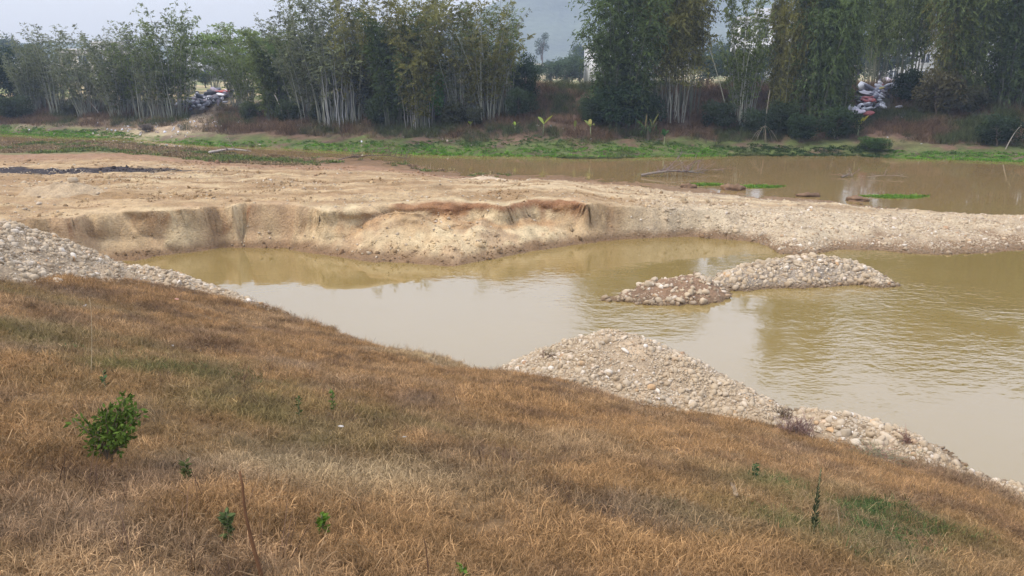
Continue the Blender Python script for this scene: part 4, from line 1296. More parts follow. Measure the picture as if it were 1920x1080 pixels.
for px, by, ty, c_, w_, lab in [(470, 228, 190, (0.06, 0.075, 0.035), 1.1, 'low green bush under the slender bamboo right of the sandy track'), (545, 232, 188, (0.05, 0.065, 0.03), 1.1, 'dark low bush under the dark leafy bamboo'), (600, 228, 196, (0.045, 0.055, 0.03), 1.2, 'dark low bush among the first silvery culms'),
                                (715, 236, 180, (0.04, 0.055, 0.026), 1.1, 'dark low bush left of the dark bushy bamboo'), (850, 236, 190, (0.06, 0.065, 0.035), 1.1, 'low olive bush below the thin bamboo clump'), (890, 236, 200, (0.05, 0.055, 0.032), 1.2, 'low dark bush at the foot of the fan shaped bamboo'),
                                (975, 222, 165, (0.05, 0.07, 0.032), 1.0, 'low bush under the small round tree at the sky gap'), (1345, 244, 190, (0.045, 0.06, 0.03), 1.2, 'dark low bush right of the pale bare stems'), (1465, 250, 190, (0.04, 0.055, 0.026), 1.2, 'dark bush behind the splayed bamboo roots'),
                                (1820, 215, 160, (0.06, 0.06, 0.03), 1.1, 'brownish bush under the bamboo on the red slope'), (1780, 190, 130, (0.05, 0.055, 0.028), 1.0, 'dark bush on the crest of the red slope'), (30, 226, 180, (0.05, 0.065, 0.032), 1.3, 'low bush at the foot of the dark tree at the left edge'), (135, 222, 190, (0.07, 0.075, 0.045), 1.2, 'low grey green bush under the thin bamboo at left')]:
    pt(px, by, ty, T_SHRUB, 'shrub', lab, 'shrub', c_, w_)

# hazy trees of the plain
plain = [(1015, 62, 190, T_GUM, 'tall thin hazy gum tree in the sky gap', 1.0), (1055, 108, 175, T_FAR, 'round hazy tree in the middle of the sky gap', 1.1), (1030, 112, 210, T_FAR, 'pale hazy tree below the thin gum tree', 1.2),
         (1088, 78, 180, T_FAR, 'taller hazy tree behind the white house in the sky gap', 1.0), (985, 118, 230, T_FAR, 'faint hazy tree left of the thin gum tree', 1.3), (1005, 120, 200, T_FAR, 'low hazy tree at the foot of the thin gum tree', 1.3),
         (60, 75, 150, T_FAR, 'hazy tree above the dark tree at the left edge', 1.1), (15, 62, 150, T_FAR, 'tall hazy tree at the far left edge', 1.0), (130, 100, 160, T_FAR, 'hazy tree behind the thin grey bamboo', 1.2),
         (200, 118, 150, T_FAR, 'low hazy tree behind the left leaning bamboo', 1.3), (275, 120, 155, T_FAR, 'low hazy tree left of the pale far houses', 1.3), (415, 118, 150, T_FAR, 'hazy tree behind the pale feathery tree', 1.3), (455, 122, 150, T_FAR, 'hazy tree right of the pale feathery tree', 1.3),
         (540, 105, 150, T_FAR, 'hazy tree behind the open silvery bamboo', 1.2), (620, 112, 155, T_FAR, 'hazy tree behind the widest silvery stand', 1.2), (700, 105, 150, T_FAR, 'hazy tree behind the dark olive tree', 1.2), (780, 110, 150, T_FAR, 'hazy tree behind the bright green shrub', 1.2), (850, 112, 160, T_FAR, 'hazy tree behind the thin bamboo clump', 1.2),
         (1345, 75, 150, T_FAR, 'hazy tree left of the white houses', 1.2), (1480, 105, 100, T_FAR, 'hazy tree in front of the white houses', 1.2), (1500, 70, 150, T_FAR, 'hazy tree right of the white houses', 1.2), (1610, 45, 85, T_FAR, 'hazy tree behind the near rubbish heap', 1.2), (1655, 62, 90, T_FAR, 'broad hazy tree on the field above the near rubbish heap', 1.5), (1560, 70, 90, T_FAR, 'hazy tree behind the tall dark bamboo', 1.3), (1700, 40, 150, T_FAR, 'hazy tree behind the crest bamboo', 1.2), (1850, 50, 140, T_FAR, 'hazy tree behind the bamboo at the right edge', 1.2)]
for px, ty, Y, pr, lab, wd in plain:
    Y = Y * 1.45 + 10
    pt(px, 150, ty, pr, 'tree', lab, 'tree', (0.045, 0.065, 0.032), wd, 'trees of the plain', Y)

near_row = [(968, 112, 128, 'leafy hazy tree just right of the small round tree at the sky gap'), (1000, 116, 150, 'hazy tree at the left of the tree row in the sky gap'), (1032, 110, 140, 'dark hazy tree in the middle of the row in the sky gap'), (1062, 106, 132, 'rounded hazy tree beside the white house in the sky gap'), (1090, 96, 145, 'hazy tree touching the white house in the sky gap'),
            (1330, 92, 120, 'hazy tree on the field left of the see through clump'), (1372, 88, 128, 'hazy tree on the field behind the see through clump'), (1410, 104, 118, 'low hazy tree in front of the white houses'), (1462, 84, 126, 'hazy tree on the field right of the white houses'),
            (70, 128, 118, 'low hazy tree on the field behind the grey bamboo at far left'), (150, 130, 122, 'low hazy tree on the field behind the sparse clump'), (238, 126, 120, 'low hazy tree on the field behind the left leaning clump'), (330, 130, 125, 'low hazy tree on the field behind the tall clump at left'), (385, 132, 128, 'low hazy tree on the field above the far rubbish heap'), (436, 130, 124, 'low hazy tree on the field behind the feathery tree'), (500, 124, 120, 'low hazy tree on the field behind the dark leafy clump')]
for px, ty, Y, lab in near_row:
    pt(px, 150, ty, T_FAR, 'tree', lab, 'tree', (0.06, 0.085, 0.042), 1.5, 'trees of the plain', Y)

# ------------------------------------------------------------------ houses of the plain
def box(x0, x1, y0, y1, z0, z1):
    V = np.array([(x, y, z) for z in (z0, z1) for y in (y0, y1) for x in (x0, x1)], float)
    F = np.array([[0, 2, 3, 1], [4, 5, 7, 6], [0, 1, 5, 4], [2, 6, 7, 3], [0, 4, 6, 2], [1, 3, 7, 5]])
    return V, F

def house(label, px, Y, w, dep, h, storeys, nwin, wallc, roofc, rz=0.0):
    b = at(px, 150, Y)
    b[2] = float(far_z(np.array([b[0]]), np.array([Y]))[0]) - 0.1
    root = empty('house', b, rz)
    tag(root, label, 'house', 'pale houses beyond the far bank')
    obj('wall', mesh('wall', *box(-w / 2, w / 2, -dep / 2, dep / 2, 0, h), M_WALL), root, color=wallc)
    obj('roof', mesh('roof', *join([box(-w / 2 - .3, w / 2 + .3, -dep / 2 - .3, dep / 2 + .3, h, h + 0.25), box(-w / 2 - .3, w / 2 + .3, -dep / 2 - .3, -dep / 2 - .1, h + .25, h + .9), box(-w * .2, w * .15, -dep * .1, dep * .3, h + .25, h + 2.4)]), M_WALL), root, color=roofc)
    sh = h / storeys
    for s in range(storeys):
        if s: obj('floor_band', mesh('floor_band', *box(-w / 2 - .12, w / 2 + .12, -dep / 2 - .12, -dep / 2 - .003, s * sh - .12, s * sh + .12), M_WALL), root, color=wallc)
        for k in range(nwin):
            cx = -w / 2 + (k + 0.5) * w / nwin
            ww, wh = w / nwin * 0.28, sh * 0.26
            zc = s * sh + sh * 0.55
            fr = join([box(cx - ww - .12, cx + ww + .12, -dep / 2 - .10, -dep / 2 - .003, zc + wh, zc + wh + .12), box(cx - ww - .2, cx + ww + .2, -dep / 2 - .18, -dep / 2 - .003, zc - wh - .12, zc - wh),
                       box(cx - ww - .12, cx - ww, -dep / 2 - .10, -dep / 2 - .003, zc - wh, zc + wh), box(cx + ww, cx + ww + .12, -dep / 2 - .10, -dep / 2 - .003, zc - wh, zc + wh), box(cx - .04, cx + .04, -dep / 2 - .09, -dep / 2 - .03, zc - wh, zc + wh)])
            wn = obj('window', mesh('window', *fr, M_WALL), root, color=(0.6, 0.6, 0.6))
            obj('pane', mesh('pane', *box(cx - ww, cx + ww, -dep / 2 - .03, -dep / 2 - .004, zc - wh, zc + wh), M_GLASS), wn, color=(0.05, 0.06, 0.07))
house('white tall house half hidden behind the huge bamboo clump at the sky gap', 1158, 130, 9.5, 8, 6.5, 2, 4, (0.50, 0.50, 0.50), (0.5, 0.5, 0.5), 0.1)
house('white house with dark windows seen through the thin bamboo clump', 1432, 140, 11, 8, 10.5, 3, 4, (0.66, 0.66, 0.65), (0.4, 0.4, 0.42), -0.15)
house('tall white house behind the crest bamboo', 1705, 165, 11, 8, 9.5, 3, 4, (0.5, 0.5, 0.49), (0.45, 0.42, 0.4), -0.2)
house('white house at the right edge behind the bamboo', 1930, 125, 11, 8, 9, 3, 4, (0.62, 0.63, 0.64), (0.45, 0.45, 0.45), -0.3)
house('low pale yellow building behind the leaning bamboo on the left', 215, 175, 18, 8, 6.0, 2, 6, (0.55, 0.50, 0.40), (0.4, 0.38, 0.36), 0.2)
house('small white house glimpsed beside the pale feathery tree', 388, 190, 10, 8, 6.5, 2, 4, (0.6, 0.6, 0.6), (0.42, 0.42, 0.44), 0.1)

# ------------------------------------------------------------------ rubbish heaps
def bag_mesh(i):
    r = np.random.default_rng(700 + i)
    V, F = ICO2[0].copy(), ICO2[1]
    V = V * np.array([1, r.uniform(.6, .9), r.uniform(.4, .65)])
    V *= 1 + 0.35 * fbm(V[:, 0] * 2 + i, V[:, 1] * 2 + V[:, 2], 170 + i, 3)[:, None]
    return mesh('rubbish_bag', V, F, M_RUB, smoothed=True)
BAGS = [bag_mesh(i) for i in range(8)]

def rubbish(name, label, ridge_px, n, colors, seed, size=0.35):
    r = np.random.default_rng(seed)
    mid = hit(*ridge_px[len(ridge_px) // 2][:2], far_z, 45, 200)
    root = empty(name, mid)
    tag(root, label, 'rubbish')
    pts = [hit(px, py, far_z, 45, 200) for px, py, w in ridge_px]
    xs_, ys_ = [p[0] for p in pts], [p[1] for p in pts]
    Vb, Fb = grid(np.linspace(min(xs_) - 1.6, max(xs_) + 1.6, 24), np.linspace(min(ys_) - 1.5, max(ys_) + 1.5, 24), lambda x, y: far_z(x, y))
    dd = np.min([np.hypot(Vb[:, 0] - p[0], (Vb[:, 1] - p[1]) * 0.8) for p in pts], axis=0)
    Vb[:, 2] += 0.55 * smooth(1.6, 0.3, dd) + 0.1 * fbm(Vb[:, 0] * 3, Vb[:, 1] * 3, 5, 2) - 0.08
    Vb, Fb, used = cut(Vb, Fb, dd < 1.6)
    obj('heap_body', mesh('heap_body', Vb - mid, Fb, M_FAR, True, {'col': np.tile(np.array([0.09, 0.075, 0.07]), (len(Vb), 1))}), root)
    for i in range(n):
        k = r.uniform(0, len(pts) - 1.001)
        a0, f0 = int(k), k - int(k)
        w = ridge_px[a0][2]
        p = pts[a0] * (1 - f0) + pts[a0 + 1] * f0 + np.array([r.normal(0, w), r.normal(0, w * 0.7), 0])
        p[2] = float(far_z(np.array([p[0]]), np.array([p[1]]))[0]) + r.uniform(0.25, 0.75)
        c = colors[r.integers(len(colors))]
        s = size * math.exp(r.normal(0, 0.35))
        obj('rubbish_bag', BAGS[r.integers(8)], root, p - mid, (r.normal(0, .4), r.normal(0, .4), r.uniform(0, 6.28)), (s * r.uniform(1, 1.8), s, s * r.uniform(.6, 1)), c)
    return root, mid

WH, LG, DG, RD, OR, BK, YE = (0.62, 0.62, 0.66), (0.40, 0.40, 0.44), (0.14, 0.14, 0.17), (0.30, 0.09, 0.085), (0.42, 0.18, 0.11), (0.04, 0.04, 0.05), (0.45, 0.36, 0.10)
rb, mid = rubbish('rubbish_heap', 'near rubbish heap of white and red bags spilling down between the right bamboos',
             [(1668, 158, .7), (1655, 172, .8), (1645, 184, .9), (1638, 196, .9), (1628, 206, 1.0), (1625, 214, .9)], 95, [WH, WH, LG, LG, LG, DG, DG, RD, BK, (0.5, 0.45, 0.5), LG, WH, DG], 31, 0.30)
for (px, py, c, s) in [(1654, 152, OR, .4), (1668, 150, OR, .45), (1622, 203, RD, .5), (1632, 200, RD, .45), (1650, 178, YE, .35), (1616, 200, RD, .35), (1637, 194, RD, .35)]:
    p = hit(px, py + 4, far_z, 45, 200) + np.array([0, 0, 0.75])
    obj('rubbish_bag', BAGS[px % 8], rb, p - mid, (0.2, 0.1, px), (s * 1.5, s, s * .7), c)
p = hit(1618, 176, far_z, 45, 200) + np.array([0, 0, 0.6])
obj('white_box', mesh('white_box', *box(-.45, .45, -.3, .3, -.3, .3), M_RUB), rb, p - mid, (0.5, 0.3, 0.4), color=(0.68, 0.68, 0.72))['label'] = 'white foam box lying tipped on the heap'
p = hit(1628, 190, far_z, 45, 200) + np.array([0, 0, 0.7])
obj('grey_sheet', BAGS[2], rb, p - mid, (0.5, 0.1, 0.2), (1.0, .55, .16), (0.42, 0.40, 0.42))

rb2, mid2 = rubbish('rubbish_heap', 'far rubbish heap of dark scraps with a red sheet beside the sandy track',
              [(410, 182, 1.0), (396, 188, 1.3), (381, 194, 1.5), (372, 203, 1.3), (368, 210, 1.1)], 140, [LG, DG, DG, BK, (0.3, 0.28, 0.32), WH, DG, (0.26, 0.22, 0.26), BK], 32, 0.30)
for (px, py, c, s) in [(412, 184, RD, .6), (418, 184, (0.55, 0.10, 0.08), .55), (414, 188, WH, .45)]:
    p = hit(px, py + 3, far_z, 45, 200) + np.array([0, 0, 0.8])
    obj('rubbish_bag', BAGS[px % 8], rb2, p - mid2, (0.2, 0.1, px), (s * 1.7, s, s * .6), c)

# litter scattered on the far slope
rr = np.random.default_rng(33)
PL = []
for cx, cy, sx, sy, n in [(510, 238, 55, 5, 90), (290, 240, 40, 9, 80), (440, 232, 60, 5, 60), (1030, 236, 40, 6, 10), (1650, 225, 60, 20, 16), (240, 250, 60, 7, 25), (780, 262, 120, 8, 8), (1150, 256, 90, 5, 6), (170, 225, 60, 10, 20)]:
    for _ in range(n):
        q = hit(rr.normal(cx, sx), rr.normal(cy, sy), far_z, 45, 200)
        if q[2] > 0.05 and q[1] < 150: PL.append(q)
PL = np.array(PL); n = len(PL)
c = np.array([WH, LG, (0.5, 0.45, 0.38), (0.3, 0.24, 0.2), (0.2, 0.16, 0.14)])[rr.integers(0, 5, n)]
M_LIT = leaf_mat('litter_scrap', 0.0, True, 0.0)
C_SCRAP = proto_collection('scrap_shapes', [mesh('scrap', ICO1[0] * np.array([1, .6, .35]) * (1 + 0.3 * np.random.default_rng(i).normal(size=(12, 1))), ICO1[1], M_LIT) for i in range(4)])
lit = scatter('litter', PL + np.array([0, 0, 0.03]), rr.normal(0, 1.0, (n, 3)), np.minimum(0.12 * np.exp(rr.normal(0, .4, (n, 1))), 0.17) * np.ones((1, 3)), C_SCRAP, c)
tag(lit, 'pale scraps of litter strewn along the far slope', 'litter', None, 'stuff')

# ------------------------------------------------------------------ banana plants, pandanus, sprigs
def blade(L_, W_, bend, seg=5, fold=0.25):
    f = np.linspace(0, 1, seg + 1)
    w = W_ * np.sin(np.clip(f, 0.02, 0.985) * math.pi) ** 0.65 * 0.5
    cx = L_ * f * np.cos(bend * f * 0.6)
    cz = L_ * f * 0.9 - bend * L_ * 0.55 * f ** 2
    V, F = [], []
    for i in range(seg + 1):
        V += [(cx[i] * 0.5, -w[i], cz[i] + fold * w[i]), (cx[i] * 0.5, 0, cz[i]), (cx[i] * 0.5, w[i], cz[i] + fold * w[i])]
    for i in range(seg):
        for k in range(2):
            F.append((3 * i + k, 3 * i + k + 1, 3 * i + k + 4, 3 * i + k + 3))
    return np.array(V), np.array(F)
def leafmesh(V, F, name='leaf'):
    return mesh(name, V, F, M_LEAF, True, {'tone': np.full(len(V), 0.5)})
BANANA = [leafmesh(*blade(1.0, 0.34, b)) for b in (0.15, 0.5, 0.9, 1.3)]

def banana(px, py, h, n, label, c, bends):
    h = h * 1.35
    b = base_at(px, py)
    root = empty('banana_plant', b, random.uniform(0, 6.28))
    tag(root, label, 'plant', 'young banana plants on the far bank')
    f = np.linspace(0, 1, 5)
    obj('stem', fix_tris('stem', *tube(np.array([0, 0, -.1]) + np.array([0.06, 0.02, h * 0.55]) * f[:, None], 0.06 * (1 - .4 * f), 6), M_CULM, smoothed=True), root, color=(0.22, 0.24, 0.12))
    for i in range(n):
        obj('leaf', BANANA[bends[i % len(bends)]], root, (0.05, 0.02, h * 0.5), (random.uniform(-.25, .25), random.uniform(-.1, .35), 6.28 * i / n + random.uniform(-.4, .4)), h * random.uniform(.5, .75), [k * random.uniform(.85, 1.15) for k in c])
    return root
YG = (0.30, 0.36, 0.07)
banana(1018, 254, 1.35, 2, 'tallest yellow banana shoot, V shaped, below the sky gap', YG, [0, 1])
banana(966, 248, 0.75, 3, 'small yellow banana shoot left of the V shaped one', YG, [1, 2])
banana(882, 244, 0.65, 2, 'tiny yellow banana shoot leftmost on the green strip', YG, [1, 1])
banana(1077, 250, 0.75, 2, 'narrow yellow banana shoot between two taller shoots', (0.22, 0.27, 0.07), [0, 1])
banana(1108, 258, 1.25, 4, 'drooping yellow banana plant rightmost on the green strip', (0.27, 0.32, 0.08), [1, 2, 3])
banana(1245, 272, 1.0, 5, 'dark green broad leaved plant at the right end of the green strip', (0.06, 0.12, 0.035), [1, 2, 3])
for px, py, h, n, lab in [(1478, 252, .7, 5, 'yellow leaved sprig left of the white scrap under the dark bamboo'), (1580, 252, .8, 6, 'yellow leaved sprig below and left of the near rubbish heap'), (1608, 254, 1.2, 8, 'tallest yellow leaved sprig below the near rubbish heap')]:
    r_ = banana(px, py, h, n, lab, (0.26, 0.27, 0.06), [0, 1, 2])
    r_.name = 'leafy_sprig'; r_['group'] = 'yellow leaved sprigs'

# strappy pandanus
b = base_at(1215, 262)
root = empty('pandanus', b)
tag(root, 'strappy drooping pandanus at the foot of the dark bushes', 'plant')
STRAP = [leafmesh(*blade(1.0, 0.055, bb, 7, .1)) for bb in (0.5, 0.9, 1.3, 1.7)]
for i in range(46):
    obj('leaf', STRAP[i % 4], root, (random.uniform(-.35, .35), random.uniform(-.3, .3), 0.7 + random.uniform(-.3, .3)), (random.uniform(-.2, .2), random.uniform(-.1, .3), random.uniform(0, 6.28)), random.uniform(1.3, 2.1), [k * random.uniform(.7, 1.4) for k in (0.11, 0.13, 0.055)])
obj('stem', fix_tris('stem', *tube([(0, 0, -.2), (0.05, 0, .4), (0.02, .05, .9)], [.16, .13, .1], 6), M_BARK, smoothed=True), root, color=(0.12, 0.1, 0.07))

# white rag caught on the bank
p = base_at(1562, 262)
rg = obj('rag', BAGS[5], None, p + np.array([0, 0, .5]), (0.3, 1.2, 0.3), (.5, .22, .16), (0.62, 0.6, 0.58))
tag(rg, 'torn white rag caught in the twigs below the tall dark bamboo', 'rag')

# ------------------------------------------------------------------ driftwood and fallen branches
def branchy(seed, L_, rad, nb, up=0.25, blen=0.5, twigs=3):
    """a trunk line and forked branches, returned as separate tubes"""
    r = np.random.default_rng(seed)
    f = np.linspace(0, 1, 8)
    path = np.stack([L_ * (f - 0.5), 0.06 * L_ * np.cumsum(r.normal(0, .35, 8)), 0.04 * L_ * np.sin(f * 3) + np.cumsum(r.normal(0, .01 * L_, 8))], 1)
    trunk = tube(path, rad * (1 - .7 * f), 6)
    br = []
    for i in range(nb):
        q = r.uniform(0.15, 1)
        s = np.array([np.interp(q, f, path[:, k]) for k in range(3)])
        d_ = np.array([r.normal(0.4, .5), r.normal(0, .7), abs(r.normal(up, .4))]); d_ /= np.linalg.norm(d_)
        ln = L_ * blen * r.uniform(.4, 1.1)
        g = np.linspace(0, 1, 5)
        pp = s + d_ * (ln * g)[:, None] + np.cumsum(r.normal(0, .03 * ln, (5, 3)), 0) * g[:, None]
        parts = [tube(pp, rad * .45 * (1 - .8 * g), 4)]
        for t_ in range(twigs):
            k = r.integers(1, 5)
            d2 = d_ + r.normal(0, .6, 3); d2 /= np.linalg.norm(d2)
            parts.append(tube(pp[k] + d2 * (ln * .45 * np.linspace(0, 1, 3))[:, None], rad * .2 * np.array([1, .7, .3]), 3))
        br.append(join(parts))
    return trunk, br

def snag(name, label, cat, loc, rz, seed, L_, rad, nb, c, up=.25, blen=.5, twigs=3, group=None, tilt=0.0):
    root = empty(name, loc, rz)
    root.rotation_euler = (0, tilt, rz)
    tag(root, label, cat, group)
    trunk, br = branchy(seed, L_, rad, nb, up, blen, twigs)
    obj('trunk', fix_tris('trunk', *trunk, M_WOOD, smoothed=True), root, color=c)
    for bb in br: obj('branch', fix_tris('branch', *bb, M_WOOD), root, color=[k * random.uniform(.8, 1.15) for k in c])
    return root
GW = (0.19, 0.155, 0.125)
DW = (0.13, 0.095, 0.075)
snag('driftwood', 'long bleached branch lying in the river behind the sandbar crest', 'driftwood', gp(1255, 326, 0.14), 0.12, 811, 3.6, 0.085, 14, GW, .2, .4, 4)
snag('driftwood', 'small forked snag sticking out of the river on the right', 'driftwood', gp(1588, 331, 0.05), 0.4, 812, 0.9, 0.05, 9, GW, .6, .8)
snag('driftwood', 'grey log lying on the mud at the left end of the river', 'driftwood', hit(432, 289, bar_z, 30, 120) + np.array([0, 0, .12]), 0.05, 813, 3.2, 0.12, 5, (0.33, 0.29, 0.25), .2, .3)
snag('driftwood', 'tangled grey branches on the mud right of the grey log', 'driftwood', hit(552, 290, bar_z, 30, 120) + np.array([0, 0, .12]), 0.3, 814, 2.2, 0.08, 12, (0.2, 0.165, 0.14), .5, .5)
snag('brushwood', 'low purple brown brushwood at the river edge in the middle', 'brushwood', gp(700, 299, 0.12), 0.02, 815, 5.0, 0.05, 30, DW, .6, .2, 5)
snag('brushwood', 'thin twigs fanning from the water right of the long branch', 'brushwood', gp(1320, 322, 0.08), 0.1, 816, 2.6, 0.03, 14, GW, .3, .4, 3)
snag('brushwood', 'dry twigs trailing in the river right of the forked snag', 'brushwood', gp(1665, 333, 0.05), -0.1, 817, 2.4, 0.03, 7, GW, .2, .3, 2)
b = base_at(1432, 262)
for i in range(1):
    root = empty('fallen_bamboo', b + np.array([0, 0, 1.1]))
    tag(root, 'splayed pale bamboo roots hanging over the water under a bare pole', 'dead bamboo')
    for k in range(13):
        an = -math.pi / 2 + random.uniform(-1.2, 1.2)
        q = np.linspace(0, 1, 5)
        ln = random.uniform(1.2, 2.3)
        pp = np.stack([ln * .75 * math.cos(an) * q, ln * .6 * math.sin(an) * q, .15 * np.sin(q * 3) - ln * .8 * q ** 1.3], 1)
        obj('root', fix_tris('root', *tube(pp, .018 * (1 - .5 * q), 4), M_CULM), root, color=(0.20, 0.165, 0.11))
    obj('pole', fix_tris('pole', *tube([(0, 0, -.2), (.08, .1, 1.3), (.2, .2, 2.8)], [.03, .026, .015], 5), M_CULM), root, color=(0.23, 0.20, 0.15))
def pole(label, p0, p1, rad=0.05, c=(0.34, 0.3, 0.24), Y=0.0):
    a0 = base_at(*p0)
    a1 = at(p1[0], p1[1], a0[1] + Y)
    q = np.linspace(0, 1, 5)
    o = obj('dead_culm', fix_tris('dead_culm', *tube((a1 - a0) * q[:, None] + np.array([0, 0, .25]) * np.sin(q * 3.14)[:, None], rad * (1 - .5 * q), 5), M_CULM, smoothed=True), None, a0, color=c)
    tag(o, label, 'dead bamboo', 'dead bamboo poles on the far bank')
pole('pale dead bamboo pole leaning left over the sandy slope, left of the tall clump', (190, 218), (145, 170), .05)
pole('pale dead bamboo pole at the foot of the dark leafy bamboo clump', (535, 230), (515, 178), .06)
pole('dead bamboo pole leaning into the water at the right end of the far bank', (1885, 280), (1915, 235), .04)
pole('pale pole slanting across the dark bank left of the see through clump', (1370, 240), (1330, 90), .05, (0.22, 0.21, 0.15))

# extra bare pale stems at the foot of the dense right-hand clumps are culms of one more clump
pr = make_bamboo(331, 20, 7, 1.3, 1.2, 0.75, 16, 8, 0.3, 1.2, 0.6, 0.05)
place_bamboo(pr, 'bundle of pale bare stems in front of the olive bamboo', base_at(1262, 222), 7.0, 1.0, 1.0, OL, (0.26, 0.25, 0.20))
pr2 = make_bamboo(332, 22, 7, 1.5, 1.0, 0.7, 18, 8, 0.3, 1.2, 0.6, 0.045)
place_bamboo(pr2, 'pale bare stems under the dark bushy bamboo at the green strip', base_at(790, 238), 6.5, 1.0, 2.0, DK, (0.22, 0.21, 0.19))
place_bamboo(pr2, 'pale bare stems at the foot of the widest silvery stand', base_at(640, 230), 7.5, 1.2, 4.0, GR, (0.23, 0.23, 0.22))

# ------------------------------------------------------------------ water weed rafts and mud lumps at the back of the bar
def raft(label, px, py, rx, ry, n, c, seed):
    r = np.random.default_rng(seed)
    q = gp(px, py, 0.0)
    u = np.sqrt(r.uniform(0, 1, n)); th = r.uniform(0, 6.28, n)
    P = np.stack([q[0] + rx * u * np.cos(th) * (1 + .2 * np.sin(3 * th)), q[1] + ry * u * np.sin(th), np.full(n, -0.02)], 1)
    P[:, 2] = np.maximum(P[:, 2], bar_z(P[:, 0], P[:, 1]))
    o = scatter('water_weed', P, np.stack([r.normal(0, .2, n), r.normal(0, .2, n), r.uniform(0, 6.28, n)], 1), r.uniform(.3, .6, (n, 1)) * np.array([[1, 1, .7]]), C_COVER, np.array([c]) * r.uniform(.6, 1.3, (n, 1)))
    tag(o, label, 'water plants', None, 'stuff')
raft('green raft of water weed nearest the right edge behind the bar', 1680, 369, 1.6, 0.55, 260, (0.12, 0.22, 0.03), 1)
raft('green weed patch right of the brown mud lump', 1425, 350, 1.3, 0.5, 200, (0.12, 0.22, 0.03), 2)
raft('green weed patch left of the brown mud lump', 1325, 346, 1.0, 0.45, 150, (0.12, 0.21, 0.03), 3)
raft('olive floating weed near the far bank below the banana shoots', 1110, 296, 3.2, 0.7, 200, (0.07, 0.09, 0.035), 4)
def mud_lump(label, px, py, Y, w, h, seed):
    V, F = ICO3[0].copy(), ICO3[1]
    n = fbm(V[:, 0] * 2.5 + seed, V[:, 1] * 2.5 + V[:, 2] * 2, seed, 4)
    V *= (1 + .75 * n)[:, None] * np.array([w, w * .6, h])
    p = gp(px, py, 0.05)
    c = np.tile(np.array([0.17, 0.105, 0.062]), (len(V), 1)) * (1 + .4 * n)[:, None]
    o = obj('mud_lump', mesh('mud_lump', V, F, M_FAR, True, {'col': c}), None, p)
    tag(o, label, 'mud lump')
mud_lump('brown mud lump between two green weed patches behind the bar', 1374, 354, 0, .55, .30, 3)
mud_lump('low dark mud lump left of the green raft', 1605, 374, 0, .6, .16, 4)
mud_lump('flat brown mud lump halfway between the two green weed areas', 1515, 366, 0, .5, .14, 5)
mud_lump('dark brown clod on the gravel of the spit', 1668, 436, 0, .45, .35, 6)
mud_lump('small reddish mud lump left of the left weed patch', 1290, 351, 0, .4, .2, 7)

# ------------------------------------------------------------------ foreground plants
def sprig_leaves(r, P, D, L_, W_):
    V, F, t = leaf_quads(P, D, L_, W_, r)
    return V, F, t

def bush(label, px, py, h, w, n_stem, n_leaf, leaf, c, seed, name='green_bush', asym=0.0):
    r = np.random.default_rng(seed)
    b = hit(px, py, bank_z)
    root = empty(name, b)
    tag(root, label, 'bush')
    LP, LD = [], []
    for i in range(n_stem):
        an = r.uniform(0, 6.28); rad = w * r.uniform(.25, 1.0)
        g = np.linspace(0, 1, 6)
        top = np.array([rad * math.cos(an) + asym * r.uniform(0, 1), rad * math.sin(an) * .8, h * r.uniform(.55, 1.0)])
        pp = top * np.stack([g ** 1.3, g ** 1.3, g], 1) + np.cumsum(r.normal(0, .012 * h, (6, 3)), 0) * g[:, None]
        pp[0, 2] = -.05
        obj('stem', fix_tris('stem', *tube(pp, .011 * h / .8 * (1 - .75 * g), 5), M_BARK, smoothed=True), root, color=(0.15, 0.115, 0.075))
        k = n_leaf // n_stem
        u = .4 + .62 * r.uniform(0, 1, k) ** .8
        pts = np.stack([np.interp(np.minimum(u, 1), g, pp[:, q]) for q in range(3)], 1) + r.normal(0, .075 * w / .4, (k, 3))
        LP.append(pts); LD.append(r.normal(0, .7, (k, 3)) + np.array([0, 0, .5]) + (pts - pp[2]) * 1.2)
    LP, LD = np.vstack(LP), np.vstack(LD)
    ln = leaf * r.uniform(.6, 1.25, len(LP))
    V, F, t = leaf_quads(LP, LD, ln, ln * .5, r)
    obj('foliage', mesh('foliage', V, F, M_LEAF, attrs={'tone': t}), root, color=c)
    return root
def lobed_bush(label, px, py, tips, seed, c, leaf):
    """a bush whose stems end where its lobes of leaves are"""
    r = np.random.default_rng(seed)
    b = hit(px, py, bank_z)
    root = empty('green_bush', b)
    tag(root, label, 'bush')
    LP, LD = [], []
    for (tx, ty, dy, n) in tips:
        top = at(tx, ty, b[1] + dy) - b
        g = np.linspace(0, 1, 6)
        pp = top * np.stack([g ** 1.4, g ** 1.4, g ** 0.85], 1) + np.cumsum(r.normal(0, .010, (6, 3)), 0) * g[:, None]
        pp[0] = (r.normal(0, .015), r.normal(0, .015), -.05)
        obj('stem', fix_tris('stem', *tube(pp, .008 * (1 - .7 * g), 5), M_BARK, smoothed=True), root, color=(0.15, 0.115, 0.075))
        n = int(n * 1.35)
        u = np.clip(1.02 - 0.5 * r.uniform(0, 1, n) ** 1.3, 0, 1.0)
        pts = np.stack([np.interp(u, g, pp[:, q]) for q in range(3)], 1)
        out = r.normal(0, 1, (n, 3)); out /= np.linalg.norm(out, axis=1)[:, None]
        pts += out * (0.045 * r.uniform(.2, 1, n))[:, None]
        LP.append(pts); LD.append(out + (pp[5] - pp[4]) * 5 + r.normal(0, .5, (n, 3)))
    LP, LD = np.vstack(LP), np.vstack(LD)
    ln = leaf * r.uniform(.55, 1.3, len(LP))
    V, F, t = leaf_quads(LP, LD, ln, ln * .48, r)
    obj('foliage', mesh('foliage', V, F, M_LEAF, attrs={'tone': t}), root, color=c)
